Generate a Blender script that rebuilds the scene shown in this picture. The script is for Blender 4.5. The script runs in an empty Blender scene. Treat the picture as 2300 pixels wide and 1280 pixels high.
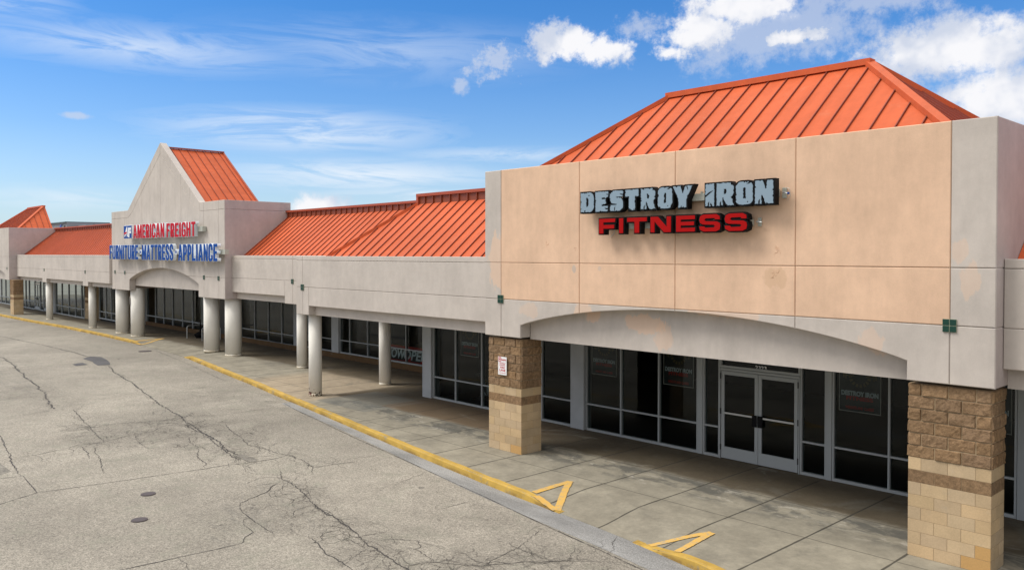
import bpy, bmesh, math, random
from mathutils import Vector, noise as mn
rnd = random.Random(7)
R = math.radians
scene = bpy.context.scene
COL = scene.collection

# ------------------------------------------------------------------ camera
cd = bpy.data.cameras.new("camera"); cam = bpy.data.objects.new("camera", cd); COL.objects.link(cam)
cam.location = (0, 0, 4.95)
cam.rotation_euler = (R(90 - 1.01328), 0, R(46.8089))
cd.sensor_width = 36; cd.lens = 36 * 1853.07 / 2300
cd.shift_y = -(640 - 602.87) / 2300
cd.clip_start = 0.1; cd.clip_end = 6000
scene.camera = cam

# ------------------------------------------------------------------ world
W = bpy.data.worlds.new("World"); scene.world = W; W.use_nodes = True
nt = W.node_tree; nt.nodes.clear(); N = nt.nodes; L = nt.links
def val(x): return x
def mth(op, a, b=None, c=None, clamp=False, tree=None):
    t = tree or nt
    n = t.nodes.new('ShaderNodeMath'); n.operation = op; n.use_clamp = clamp
    for i, v in enumerate((a, b, c)):
        if v is None: continue
        if isinstance(v, (int, float)): n.inputs[i].default_value = v
        else: t.links.new(v, n.inputs[i])
    return n.outputs[0]
def smooth(x, a, b, tree=None):
    t = tree or nt
    n = t.nodes.new('ShaderNodeMapRange'); n.interpolation_type = 'SMOOTHSTEP'
    t.links.new(x, n.inputs[0]); n.inputs[1].default_value = a; n.inputs[2].default_value = b
    return n.outputs[0]
def mixc(f, a, b, tree=None, mode='MIX'):
    t = tree or nt
    n = t.nodes.new('ShaderNodeMix'); n.data_type = 'RGBA'; n.blend_type = mode
    for i, v in ((0, f), (6, a), (7, b)):
        if isinstance(v, (int, float)): n.inputs[i].default_value = v
        elif isinstance(v, tuple): n.inputs[i].default_value = (*v, 1)
        else: t.links.new(v, n.inputs[i])
    return n.outputs[2]
SUN_EL, SUN_AZ = R(52), R(222)       # azimuth clockwise from +Y
out = N.new('ShaderNodeOutputWorld'); bg = N.new('ShaderNodeBackground'); L.new(bg.outputs[0], out.inputs[0])
sky = N.new('ShaderNodeTexSky'); sky.sky_type = 'NISHITA'; sky.sun_disc = False
sky.sun_elevation = SUN_EL; sky.sun_rotation = SUN_AZ; sky.altitude = 0; sky.air_density = 1.0; sky.dust_density = 0.6; sky.ozone_density = 2.2
tc = N.new('ShaderNodeTexCoord'); sep = N.new('ShaderNodeSeparateXYZ'); L.new(tc.outputs['Generated'], sep.inputs[0])
dx, dy, dz = sep.outputs
az = mth('MULTIPLY', mth('ARCTAN2', dx, dy), 57.29578)
el = mth('MULTIPLY', mth('ARCSINE', dz), 57.29578)
def wnoise(scale, detail, rough=.5, vec=None, dist=0.0):
    n = N.new('ShaderNodeTexNoise'); n.inputs['Scale'].default_value = scale; n.inputs['Detail'].default_value = detail
    n.inputs['Roughness'].default_value = rough; n.inputs['Distortion'].default_value = dist
    L.new(vec if vec else tc.outputs['Generated'], n.inputs['Vector'])
    return n.outputs['Fac']
SK = 0.1
skyc = N.new('ShaderNodeVectorMath'); skyc.operation = 'MULTIPLY'; L.new(sky.outputs[0], skyc.inputs[0]); skyc.inputs[1].default_value = (.072, .089, .116)
# cleaner, more saturated blue towards the zenith (polarised sky), pale at the horizon
elf = smooth(el, 0.0, 20.0)
tint = mixc(elf, (1.25, 1.18, 1.12), (.42, .88, 1.10))
base = mixc(1.0, skyc.outputs[0], tint, mode='MULTIPLY')
n_big = wnoise(11, 4, .55); n_fine = wnoise(40, 5, .68)
nb = mth('SUBTRACT', n_big, .5); nf = mth('SUBTRACT', n_fine, .5)
n_mix = mth('MULTIPLY_ADD', nb, .5, mth('MULTIPLY', nf, .75))
col = base
azel = N.new('ShaderNodeCombineXYZ'); L.new(az, azel.inputs[0]); L.new(el, azel.inputs[1]); azel = azel.outputs[0]
# cirrus : noise stretched along azimuth, slightly tilted
mp = N.new('ShaderNodeMapping'); mp.inputs['Scale'].default_value = (.075, .42, 1); mp.inputs['Rotation'].default_value = (0, 0, R(4)); L.new(azel, mp.inputs[0])
cir = wnoise(1.5, 6, .64, mp.outputs[0], 1.1); nc = mth('SUBTRACT', cir, .5)
def blob(a, e, ra, re, k, nz):
    mp = N.new('ShaderNodeVectorMath'); mp.operation = 'MULTIPLY_ADD'; L.new(azel, mp.inputs[0]); mp.inputs[1].default_value = (1 / ra, 1 / re, 0); mp.inputs[2].default_value = (-a / ra, -e / re, 0)
    ln = N.new('ShaderNodeVectorMath'); ln.operation = 'LENGTH'; L.new(mp.outputs[0], ln.inputs[0])
    return mth('MULTIPLY_ADD', nz, k, ln.outputs['Value'])
def vmax(a, b): return mth('MAXIMUM', a, b)
def ramp(q, a, b, hi=1.0):
    n = N.new('ShaderNodeMapRange'); L.new(q, n.inputs[0]); n.inputs[1].default_value = a; n.inputs[2].default_value = b; n.inputs[4].default_value = hi; return n.outputs[0]
cmask = None
for a, e, ra, re, amp in ((-71, 12.8, 11, 1.6, .62), (-79, 14.6, 5, 1.3, .6), (-61, 8.2, 10, 1.6, 1.0), (-57, 5.3, 10.5, 1.3, 1.0), (-53, 4.0, 8, .9, .9), (-55, 13.6, 14, 2.2, .36), (-47, 6.8, 9, .6, .6), (-75, 3.4, 6, .9, .5)):
    m = ramp(blob(a, e, ra, re, 1.4, nc), 1.2, .15, amp)
    cmask = m if cmask is None else vmax(cmask, m)
cirm = mth('MULTIPLY', cmask, mth('MULTIPLY_ADD', smooth(cir, .38, .66), .95, .10))
hz = ramp(el, 8.0, 0.0, .42)
col = mixc(hz, col, (.50, .68, .82))
col = mixc(cirm, col, (.72, .78, .85))
# cumulus
qmin = None
for a, e, ra, re, k in ((-42.8, 14.1, 2.5, 1.3, 3.4), (-41.0, 13.7, 2.9, .9, 3.4), (-34.6, 14.3, 2.4, 1.0, 2.8), (-33.6, 14.8, 2.6, 1.3, 2.9), (-31.2, 16.0, 3.8, 1.4, 2.8), (-36.0, 13.4, 1.6, .6, 3.6),
                          (-28.0, 13.9, 1.9, .5, 4.2), (-18.6, 12.3, 5.4, 1.9, 2.4), (-15.0, 9.2, 4.9, 2.1, 2.2), (-60.0, 3.1, 2.3, 1.0, 2.2)):
    q = blob(a, e, ra, re, k, n_mix); qmin = q if qmin is None else mth('MINIMUM', qmin, q)
qf = None
for a, e, ra, re, k in ((-24.0, 15.6, 6.5, 1.2, 4.0), (-38.2, 15.1, 1.9, .9, 4.2), (-47.9, 12.8, 1.25, .9, 7.5), (-50.4, 11.3, .55, .5, 5.0), (-80.5, 5.4, .8, .35, 4.2), (-79.3, 4.9, .8, .3, 4.2), (-74.6, 8.4, 1.1, .22, 3), (-29.5, 14.4, 8, 2.6, 3.4)):
    q = blob(a, e, ra, re, k, n_mix); qf = q if qf is None else mth('MINIMUM', qf, q)
cm1 = smooth(qmin, 1.24, .48); cum = vmax(cm1, mth('MULTIPLY', smooth(qf, 1.15, .2), .6))
shade = smooth(mth('MULTIPLY_ADD', nb, 7.0, mth('MULTIPLY_ADD', nf, 1.2, mth('SUBTRACT', .85, qmin))), -.55, .45)
ccol = mixc(shade, (.53, .58, .69), (.80, .80, .825))
col = mixc(cum, col, ccol)
# thick bright cloud cover overhead and behind the camera (the light in the photo is soft)
over = vmax(smooth(mth('ADD', el, mth('MULTIPLY', mth('SUBTRACT', n_big, .5), 16.0)), 20.0, 34.0),
            mth('MULTIPLY', smooth(mth('ADD', mth('MULTIPLY', dy, -1.0), mth('MULTIPLY', dx, .35)), .05, .6), .8))
low = smooth(el, 6.0, 34.0)
col = mixc(over, col, mixc(low, (.72, .70, .67), (1.10, 1.07, 1.02)))
L.new(col, bg.inputs[0]); bg.inputs[1].default_value = 1.0
W.cycles.sampling_method = 'MANUAL'; W.cycles.sample_map_resolution = 256

# ------------------------------------------------------------------ sun
sl = bpy.data.lights.new("sun", 'SUN'); sl.energy = 2.1; sl.angle = R(24); sl.color = (1, .95, .87)
so = bpy.data.objects.new("sun", sl); COL.objects.link(so)
sd = Vector((math.sin(SUN_AZ) * math.cos(SUN_EL), math.cos(SUN_AZ) * math.cos(SUN_EL), math.sin(SUN_EL)))
so.rotation_euler = sd.to_track_quat('Z', 'Y').to_euler()
so.location = (0, -20, 40)
vs = scene.view_settings; vs.view_transform = 'Standard'; vs.look = 'None'; vs.gamma = 1; vs.exposure = 0.25
scene.cycles.max_bounces = 7; scene.cycles.transparent_max_bounces = 12

# ------------------------------------------------------------------ materials
class M:
    def __init__(s, name, color=(.5, .5, .5), rough=.8, metal=0.0, spec=None):
        s.m = bpy.data.materials.new(name); s.m.use_nodes = True; s.t = s.m.node_tree
        s.b = s.t.nodes['Principled BSDF']; s.b.inputs['Base Color'].default_value = (*color, 1)
        s.b.inputs['Roughness'].default_value = rough; s.b.inputs['Metallic'].default_value = metal
        if spec is not None: s.b.inputs['Specular IOR Level'].default_value = spec
        g = s.t.nodes.new('ShaderNodeNewGeometry'); s.P = g.outputs['Position']; s.Nn = g.outputs['Normal']
        sp = s.t.nodes.new('ShaderNodeSeparateXYZ'); s.t.links.new(s.P, sp.inputs[0]); s.x, s.y, s.z = sp.outputs
        s.c = color; s.bump_prev = None
    def n(s, scale, detail=4, rough=.55, stretch=None, dist=0.0):
        v = s.P
        if stretch:
            mp = s.t.nodes.new('ShaderNodeMapping'); mp.inputs['Scale'].default_value = stretch; s.t.links.new(v, mp.inputs[0]); v = mp.outputs[0]
        q = s.t.nodes.new('ShaderNodeTexNoise'); q.inputs['Scale'].default_value = scale; q.inputs['Detail'].default_value = detail
        q.inputs['Roughness'].default_value = rough; q.inputs['Distortion'].default_value = dist; s.t.links.new(v, q.inputs['Vector']); return q.outputs['Fac']
    def mix(s, f, b, mode='MIX'): s.c = mixc(f, s.c, b, s.t, mode); return s
    def vary(s, fac, lo, hi, a=.35, b=.65):
        "multiply the colour between grey levels lo..hi by a noise"
        r = s.t.nodes.new('ShaderNodeMapRange'); s.t.links.new(fac, r.inputs[0])
        r.inputs[1].default_value = a; r.inputs[2].default_value = b; r.inputs[3].default_value = lo; r.inputs[4].default_value = hi
        cb = s.t.nodes.new('ShaderNodeCombineColor')
        for i in range(3): s.t.links.new(r.outputs[0], cb.inputs[i])
        s.c = mixc(1.0, s.c, cb.outputs[0], s.t, 'MULTIPLY'); return s
    def math(s, *a, **k): return mth(*a, tree=s.t, **k)
    def ss(s, x, a, b): return smooth(x, a, b, s.t)
    def bump(s, h, dist=.01, strength=.6):
        q = s.t.nodes.new('ShaderNodeBump'); q.inputs['Strength'].default_value = strength; q.inputs['Distance'].default_value = dist
        s.t.links.new(h, q.inputs['Height'])
        if s.bump_prev: s.t.links.new(s.bump_prev, q.inputs['Normal'])
        s.bump_prev = q.outputs[0]; s.t.links.new(q.outputs[0], s.b.inputs['Normal']); return s
    def done(s):
        if isinstance(s.c, tuple): s.b.inputs['Base Color'].default_value = (*s.c, 1)
        else: s.t.links.new(s.c, s.b.inputs['Base Color'])
        return s.m

def stucco(name, c, streak=.06, patch=None):
    m = M(name, c, .9, spec=.25)
    m.vary(m.n(.7, 5, .6), .92, 1.05); m.vary(m.n(6, 5, .6), .965, 1.03)
    m.vary(m.n(1.5, 6, .65, (2.2, 2.2, .45)), 1 - streak, 1.02, .30, .62)
    g = m.n(120, 3, .7); m.vary(g, .93, 1.06, .3, .7)
    if patch:
        for (px, pz, rx, rz, pc, am) in patch:
            q = m.math('ADD', m.math('POWER', m.math('DIVIDE', m.math('SUBTRACT', m.x, px), rx), 2.0), m.math('POWER', m.math('DIVIDE', m.math('ABSOLUTE', m.math('SUBTRACT', m.z, pz)), rz), 2.0))
            q = m.math('ADD', q, m.math('MULTIPLY', m.math('SUBTRACT', m.n(5, 4, .6, (1.6, 1, .7)), .5), 3.0))
            m.mix(m.math('MULTIPLY', m.ss(q, 1.1, .7), am), pc)
    m.bump(g, .004, .5)
    return m.done()
GREY = (.535, .482, .440); PEACH = (.73, .50, .352)
MAT = {}
MAT['stucco'] = stucco('grey_stucco', GREY)
MAT['stucco_near'] = stucco('grey_stucco_patched', GREY, .08, [(-12.5, 3.62, .25, .25, PEACH, .55), (-15.35, 4.75, .35, .7, PEACH, .6), (-6.0, 3.45, .22, .25, PEACH, .35), (-14.2, 3.6, .35, .18, PEACH, .3), (-8.9, 3.78, .9, .1, PEACH, .45), (-11.0, 3.42, .55, .22, PEACH, .6), (-10.5, 3.2, .25, .3, PEACH, .4), (-4.45, 4.55, .15, .3, PEACH, .35), (-4.6, 5.0, .12, .2, PEACH, .35)])
MAT['side'] = stucco('rosy_grey_stucco_shaded', (.47, .405, .39))  # side walls: shade of the sunless side put into a darker, rosier grey
MAT['peach'] = stucco('peach_stucco', PEACH, .09, [(-12.76, 4.6, .06, .1, (.42, .40, .38), .6), (-12.0, 4.62, .05, .06, (.45, .42, .4), .4), (-7.75, 4.5, .25, .2, (.58, .39, .25), .5)])

def roofm():
    m = M('orange_metal_roof', (.56, .110, .038), .55, spec=.18)
    m.vary(m.n(.5, 4), .90, 1.06); m.vary(m.n(1.6, 5, .6, (2.2, .35, .35)), .93, 1.05); m.vary(m.n(5, 6, .65), .95, 1.04)
    m.mix(m.math('MULTIPLY', m.ss(m.n(14, 2, .5), .74, .78), .6), (.16, .04, .02))
    m.mix(m.math('MULTIPLY', m.ss(m.n(2.3, 6, .7), .58, .72), .18), (.55, .25, .15))
    m.bump(m.n(1.1, 3, .5, (1, .5, .5)), .03, .35)
    return m.done()
MAT['roof'] = roofm()
MAT['roof_trim'] = M('orange_trim', (.36, .068, .027), .5).done()
MAT['seam'] = M('seam_brown_orange', (.19, .032, .015), .55).done()  # seam trim, its colour darkened to carry the shaded seam sides
MAT['upstand'] = M('dark_orange_metal', (.23, .050, .019), .5).done()  # plain orange metal, darker than the roof panels

def asphalt():
    m = M('worn_asphalt', (.300, .275, .235), .92, spec=.2)
    m.vary(m.n(.16, 5, .6), .84, 1.12); m.vary(m.n(.55, 6, .65, dist=1.0), .90, 1.05); m.vary(m.n(3.1, 4, .6), .94, 1.04)
    m.mix(m.math('MULTIPLY', m.ss(m.n(.22, 5, .6, (1, 1, 1), .6), .56, .72), .35), (.30, .285, .235))
    # greyer traffic smudges
    m.mix(m.math('MULTIPLY', m.ss(m.n(.45, 6, .7, (.25, 1.0, 1), .8), .56, .70), .5), (.155, .148, .135))
    m.mix(m.math('MULTIPLY', m.ss(m.n(1.15, 3, .6), .70, .74), .6), (.09, .085, .078))
    g = m.n(38, 3, .75); m.vary(g, .52, 1.46, .33, .67)
    g2 = m.n(13, 4, .7); m.vary(g2, .80, 1.17, .33, .67)
    m.mix(m.math('MULTIPLY', m.ss(m.n(1.7, 5, .7), .52, .66), .35), (.225, .225, .18))
    # hairline alligator cracks in zones
    v = m.t.nodes.new('ShaderNodeTexVoronoi'); v.feature = 'DISTANCE_TO_EDGE'; v.inputs['Scale'].default_value = 1.25
    w = m.t.nodes.new('ShaderNodeTexNoise'); w.inputs['Scale'].default_value = 2.2; w.inputs['Detail'].default_value = 5; m.t.links.new(m.P, w.inputs['Vector'])
    va = m.t.nodes.new('ShaderNodeVectorMath'); va.operation = 'MULTIPLY_ADD'; m.t.links.new(w.outputs['Color'], va.inputs[0]); va.inputs[1].default_value = (.75, .75, .75); m.t.links.new(m.P, va.inputs[2])
    m.t.links.new(va.outputs[0], v.inputs['Vector'])
    crack = m.ss(v.outputs['Distance'], .017, .005)
    zone = None
    for (zx, zy, rx, ry, am) in ((-23.5, 9.6, 3.2, 2.2, .9), (-11.3, 8.2, 2.0, 1.3, .8), (-24.5, 7.2, 2.2, .9, .75), (-15.6, 8.6, 1.1, .7, .8), (-20.5, 9.0, 2.0, .8, .8), (-9.2, 9.6, 1.4, 1.0, .6), (-30, 11.6, 2.6, 1.0, .35), (-41, 9, 5, 1.6, .35), (-7.6, 8.2, 1.8, 1.6, .5), (-28, 12.4, 4, 1.6, .5), (-14, 8, 3, 1, .6), (-33, 7.5, 5, 1.4, .4), (-13.3, 10.4, 2.2, 1.0, .45)):
        q = m.math('ADD', m.math('POWER', m.math('ABSOLUTE', m.math('DIVIDE', m.math('SUBTRACT', m.x, zx), rx)), 2.0), m.math('POWER', m.math('ABSOLUTE', m.math('DIVIDE', m.math('SUBTRACT', m.y, zy), ry)), 2.0))
        k = m.math('MULTIPLY', m.ss(q, 1.3, .3), am); zone = k if zone is None else m.math('MAXIMUM', zone, k)
    zone = m.math('MULTIPLY', zone, m.ss(m.n(1.1, 4, .6), .40, .54))
    m.mix(m.math('MULTIPLY', crack, zone), (.07, .062, .055))
    m.vary(m.math('MULTIPLY', zone, 1.0), 1.0, .82, 0, 1)
    m.bump(g, .006, .5)
    return m.done()
MAT['asphalt'] = asphalt()
MAT['crack'] = M('crack_filler', (.055, .05, .047), .9).done()
mm = M('dark_patch', (.085, .082, .085), .9); mm.vary(mm.n(30, 3), .8, 1.2); mm.vary(mm.n(2, 3), .85, 1.15); MAT['patch'] = mm.done()
mm = M('worn_patch', (.19, .175, .15), .9); mm.vary(mm.n(30, 3), .7, 1.3); mm.vary(mm.n(3, 5), .7, 1.2); MAT['patch2'] = mm.done()

def walkm():
    m = M('sidewalk_concrete', (.290, .265, .210), .88, spec=.25)
    m.vary(m.n(.35, 4), .92, 1.08); m.vary(m.n(2.2, 6, .65), .93, 1.05); m.vary(m.n(60, 2), .95, 1.05)
    # warm slabs at the foot of the wing columns
    bx = m.math('MULTIPLY', m.ss(m.x, -31.5, -30.0), m.ss(m.x, -24.6, -25.0)); m.mix(m.math('MULTIPLY', bx, .45), (.44, .33, .22))
    # canopy shade painted brown on the sheltered strip; drip line stained dark and chalky
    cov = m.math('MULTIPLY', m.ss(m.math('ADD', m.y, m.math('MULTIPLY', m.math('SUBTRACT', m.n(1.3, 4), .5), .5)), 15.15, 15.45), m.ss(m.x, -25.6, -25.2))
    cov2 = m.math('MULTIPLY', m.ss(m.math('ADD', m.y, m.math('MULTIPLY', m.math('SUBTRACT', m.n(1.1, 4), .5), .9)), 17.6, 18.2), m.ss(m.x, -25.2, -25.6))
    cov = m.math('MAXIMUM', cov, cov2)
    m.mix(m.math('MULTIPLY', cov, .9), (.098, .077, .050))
    m.vary(m.n(1.1, 6, .7), .84, 1.10)
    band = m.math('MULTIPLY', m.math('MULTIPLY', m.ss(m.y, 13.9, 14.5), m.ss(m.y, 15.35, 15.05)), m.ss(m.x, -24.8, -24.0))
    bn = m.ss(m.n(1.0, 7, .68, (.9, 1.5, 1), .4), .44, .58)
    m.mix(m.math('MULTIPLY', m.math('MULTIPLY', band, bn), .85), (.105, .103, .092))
    m.mix(m.math('MULTIPLY', m.math('MULTIPLY', band, m.ss(m.n(1.9, 7, .7, (.7, 1.7, 1), .5), .56, .64)), .6), (.46, .43, .37))
    m.mix(m.math('MULTIPLY', m.ss(m.n(.8, 6, .7, (1, 1, 1), .5), .54, .68), .5), (.165, .155, .128))
    m.mix(m.math('MULTIPLY', m.ss(m.n(.6, 6, .7, (.6, 1.3, 1), .5), .60, .70), .35), (.40, .385, .33))
    m.vary(m.n(11, 4, .7), .93, 1.06)
    # dark slab patch by the rusty column
    pk = m.math('MULTIPLY', m.math('MULTIPLY', m.ss(m.x, -25.0, -24.9), m.ss(m.x, -21.9, -22.0)), m.math('MULTIPLY', m.ss(m.y, 14.2, 14.3), m.ss(m.y, 16.9, 16.5)))
    m.mix(m.math('MULTIPLY', pk, .5), (.15, .155, .145))
    pk2 = m.math('MULTIPLY', m.math('MULTIPLY', m.ss(m.x, -22.6, -22.4), m.ss(m.x, -15.0, -16.5)), m.math('MULTIPLY', m.ss(m.y, 15.2, 15.3), m.ss(m.y, 17.6, 17.2)))
    m.mix(m.math('MULTIPLY', pk2, .4), (.20, .13, .075))
    # joints
    fx = m.math('MULTIPLY', m.math('ABSOLUTE', m.math('SUBTRACT', m.math('FRACT', m.math('ADD', m.math('DIVIDE', m.math('ADD', m.x, 5.4), 1.54), 100.5)), .5)), 1.54)
    wob = m.math('MULTIPLY', m.math('SUBTRACT', m.n(2, 3), .5), .03)
    j = m.ss(m.math('ADD', fx, wob), .026, .012)
    for yy, am in ((15.25, .8), (13.55, .75), (19.0, .6)):
        d = m.math('ABSOLUTE', m.math('SUBTRACT', m.math('ADD', m.y, wob), yy)); j = m.math('MAXIMUM', j, m.math('MULTIPLY', m.ss(d, .018, .008), am))
    m.mix(m.math('MULTIPLY', j, .85), (.05, .046, .038))
    m.bump(m.math('SUBTRACT', 1.0, j), .01, .6); m.bump(m.n(70, 2), .003, .4)
    return m.done()
MAT['walk'] = walkm()
mm = M('gutter_concrete', (.285, .283, .278), .9); mm.vary(mm.n(.9, 6, .7, (.5, 1.6, 1)), .72, 1.1, .35, .6); gg = mm.n(42, 3, .75); mm.vary(gg, .55, 1.4, .33, .67); mm.bump(gg, .005, .4); MAT['gutter'] = mm.done()
mm = M('yellow_kerb_paint', (.50, .325, .075), .85, spec=.2); mm.vary(mm.n(1.8, 5, .6), .80, 1.12)
mm.mix(mm.math('MULTIPLY', mm.ss(mm.n(2.6, 7, .76), .545, .62), .65), (.30, .26, .18))
mm.mix(mm.math('MULTIPLY', mm.math('MULTIPLY', mm.ss(mm.z, -.045, -.13), mm.ss(mm.n(1.2, 6, .7), .42, .58)), .75), (.20, .125, .045)); mm.bump(mm.n(25, 3), .01, .4); MAT['yellow'] = mm.done()
mm = M('yellow_line_paint', (.64, .40, .11), .85, spec=.2); mm.mix(mm.math('MULTIPLY', mm.ss(mm.n(7, 6, .78), .50, .60), .7), (.38, .33, .24)); MAT['yline'] = mm.done()

MAT['frame'] = M('window_aluminium', (.34, .36, .37), .55).done()
MAT['darkframe'] = M('dark_bronze_frame', (.035, .033, .03), .5, .2).done()
mm = M('pilaster_paint', (.40, .415, .43), .8); mm.vary(mm.n(2, 5), .92, 1.05); MAT['pilaster'] = mm.done()
def glassm():
    m = bpy.data.materials.new('tinted_glass'); m.use_nodes = True; t = m.node_tree; t.nodes.clear()
    o = t.nodes.new('ShaderNodeOutputMaterial'); mx = t.nodes.new('ShaderNodeMixShader'); tr = t.nodes.new('ShaderNodeBsdfTransparent'); gl = t.nodes.new('ShaderNodeBsdfGlossy')
    tr.inputs[0].default_value = (.50, .58, .58, 1); gl.inputs['Roughness'].default_value = .008; gl.inputs[0].default_value = (.86, .91, .93, 1)
    fr = t.nodes.new('ShaderNodeFresnel'); fr.inputs[0].default_value = 1.33
    nz = t.nodes.new('ShaderNodeTexNoise'); nz.inputs['Scale'].default_value = .8; nz.inputs['Detail'].default_value = 1
    g = t.nodes.new('ShaderNodeNewGeometry'); t.links.new(g.outputs['Position'], nz.inputs['Vector'])
    bp = t.nodes.new('ShaderNodeBump'); bp.inputs['Strength'].default_value = .12; bp.inputs['Distance'].default_value = .02; t.links.new(nz.outputs['Fac'], bp.inputs['Height']); t.links.new(bp.outputs[0], gl.inputs['Normal'])
    t.links.new(fr.outputs[0], mx.inputs[0]); t.links.new(tr.outputs[0], mx.inputs[1]); t.links.new(gl.outputs[0], mx.inputs[2]); t.links.new(mx.outputs[0], o.inputs[0]); return m
MAT['glass'] = glassm()
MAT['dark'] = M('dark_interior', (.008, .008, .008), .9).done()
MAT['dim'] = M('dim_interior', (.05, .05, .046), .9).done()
def tone(m, am):
    a = m.t.nodes.new('ShaderNodeAttribute'); a.attribute_name = 'tone'; m.c = mixc(am, m.c, a.outputs['Color'], m.t, 'MULTIPLY')
mm = M('smooth_block', (.55, .41, .255), .9, spec=.2); tone(mm, 1.0); mm.vary(mm.n(1.7, 3), .9, 1.08); mm.vary(mm.n(40, 3), .94, 1.05); mm.mix(mm.math('MULTIPLY', mm.ss(mm.n(3, 5, .7), .58, .72), .25), (.36, .33, .27)); mm.bump(mm.n(60, 2), .004, .4); MAT['block'] = mm.done()
mm = M('replaced_block', (.50, .30, .115), .9); mm.vary(mm.n(40, 3), .94, 1.05); MAT['block_new'] = mm.done()
mm = M('split_face_block', (.285, .185, .108), .95, spec=.15); tone(mm, 1.0); mm.vary(mm.n(14, 5, .7), .72, 1.2); mm.vary(mm.n(60, 3), .85, 1.12); mm.bump(mm.n(26, 5, .7), .02, .7); MAT['split'] = mm.done()
MAT['mortar'] = M('mortar', (.36, .27, .17), .95).done()
def colm(rust):
    m = M('column_paint_rusty' if rust else 'column_paint', (.84, .815, .76), .75, spec=.3)
    m.vary(m.n(1.2, 5), .95, 1.03); m.vary(m.n(50, 2), .97, 1.03)
    m.mix(m.math('MULTIPLY', m.ss(m.math('ADD', m.z, m.math('MULTIPLY', m.math('SUBTRACT', m.n(6, 5), .5), .25)), .16, .02), .75), (.50, .42, .28))
    if rust:
        k = m.math('ADD', m.n(9, 6, .75), m.math('MULTIPLY', m.z, -.45)); m.mix(m.ss(k, .47, .52), (.06, .045, .03))
        k = m.math('MULTIPLY', m.ss(m.n(5, 3, .5, (1, 1, .3)), .52, .56), m.ss(m.z, .17, .12)); m.mix(k, (.12, .03, .018))
    return m.done()
MAT['column'] = colm(False); MAT['column_r'] = colm(True)
MAT['tile'] = M('green_tile', (.012, .05, .038), .25).done()
MAT['tile_grout'] = M('tile_grout', (.28, .31, .22), .9).done()
MAT['black'] = M('black_paint', (.007, .007, .008), .7, spec=.12).done()
MAT['blackm'] = M('black_matte', (.03, .03, .032), .7).done()
MAT['ltr_grey'] = M('blue_grey_acrylic', (.235, .32, .40), .35).done()
MAT['ltr_red'] = M('red_acrylic', (.36, .002, .002), .6, spec=.12).done()
MAT['sgn_red'] = M('bright_red_acrylic', (.50, .004, .02), .6, spec=.12).done()
MAT['sgn_blue'] = M('blue_acrylic', (.006, .062, .30), .6, spec=.12).done()
MAT['white'] = M('white_plastic', (.78, .78, .80), .4).done()
MAT['ltr_return'] = M('white_return', (.80, .86, .92), .5).done()
MAT['raceway'] = M('raceway_metal', (.42, .43, .38), .5).done()
MAT['steel'] = M('galvanised_steel', (.50, .52, .53), .4, .6).done()
MAT['iron'] = M('cast_iron', (.075, .06, .062), .7).done()
MAT['postred'] = M('poster_red', (.50, .02, .015), .6).done()
MAT['postgold'] = M('poster_gold', (.16, .11, .04), .6).done()
MAT['postwhite'] = M('poster_white', (.62, .62, .65), .6).done()
MAT['postblack'] = M('poster_black', (.02, .02, .022), .5).done()
MAT['posterline'] = M('poster_outline', (.50, .42, .38), .6).done()
mm = M('soil_grass', (.06, .09, .025), .95); mm.vary(mm.n(3, 6, .7), .6, 1.3); MAT['grass'] = mm.done()
mm = M('leaf', (.045, .085, .022), .7); mm.vary(mm.n(2, 4), .6, 1.4); MAT['leaf'] = mm.done()
MAT['bark'] = M('bark', (.12, .085, .06), .9).done()
MAT['fargrey'] = M('far_grey_cladding', (.27, .27, .29), .8).done()
MAT['farwhite'] = M('far_white_cladding', (.62, .62, .62), .8).done()
MAT['farglass'] = M('far_dark_glass', (.05, .075, .085), .2).done()
MAT['farblue'] = M('far_blue_sign', (.04, .08, .35), .6).done()
MAT['soffit'] = M('soffit_paint', (.42, .39, .35), .9).done()

# ------------------------------------------------------------------ object helpers
def link(name, bm, mat, parent=None, smooth_shade=False):
    me = bpy.data.meshes.new(name)
    bm.normal_update(); bm.to_mesh(me); bm.free()
    if mat: me.materials.append(MAT[mat] if isinstance(mat, str) else mat)
    if smooth_shade:
        for p in me.polygons: p.use_smooth = True
    o = bpy.data.objects.new(name, me); COL.objects.link(o)
    if parent: o.parent = parent
    return o
def empty(name, loc=(0, 0, 0), parent=None):
    o = bpy.data.objects.new(name, None); COL.objects.link(o); o.location = loc; o.empty_display_size = .3
    if parent: o.parent = parent
    return o
def tag(o, label=None, cat=None, group=None, kind=None):
    if label: o['label'] = label
    if cat: o['category'] = cat
    if group: o['group'] = group
    if kind: o['kind'] = kind
    return o
def kid(o, root):
    "parent a world-space mesh under root, keeping place"
    o.parent = root; o.matrix_parent_inverse = root.matrix_basis.inverted(); return o
def box(bm, x0, x1, y0, y1, z0, z1, bev=0.0):
    b = bm if not bev else bmesh.new()
    v = [b.verts.new(p) for p in ((x0, y0, z0), (x1, y0, z0), (x1, y1, z0), (x0, y1, z0), (x0, y0, z1), (x1, y0, z1), (x1, y1, z1), (x0, y1, z1))]
    for f in ((3, 2, 1, 0), (4, 5, 6, 7), (0, 1, 5, 4), (1, 2, 6, 5), (2, 3, 7, 6), (3, 0, 4, 7)): b.faces.new([v[i] for i in f])
    if bev:
        bmesh.ops.bevel(b, geom=b.edges[:], offset=bev, segments=1, affect='EDGES')
        mp = {q: bm.verts.new(q.co) for q in b.verts}
        for f in b.faces: bm.faces.new([mp[q] for q in f.verts])
        b.free()
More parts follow.
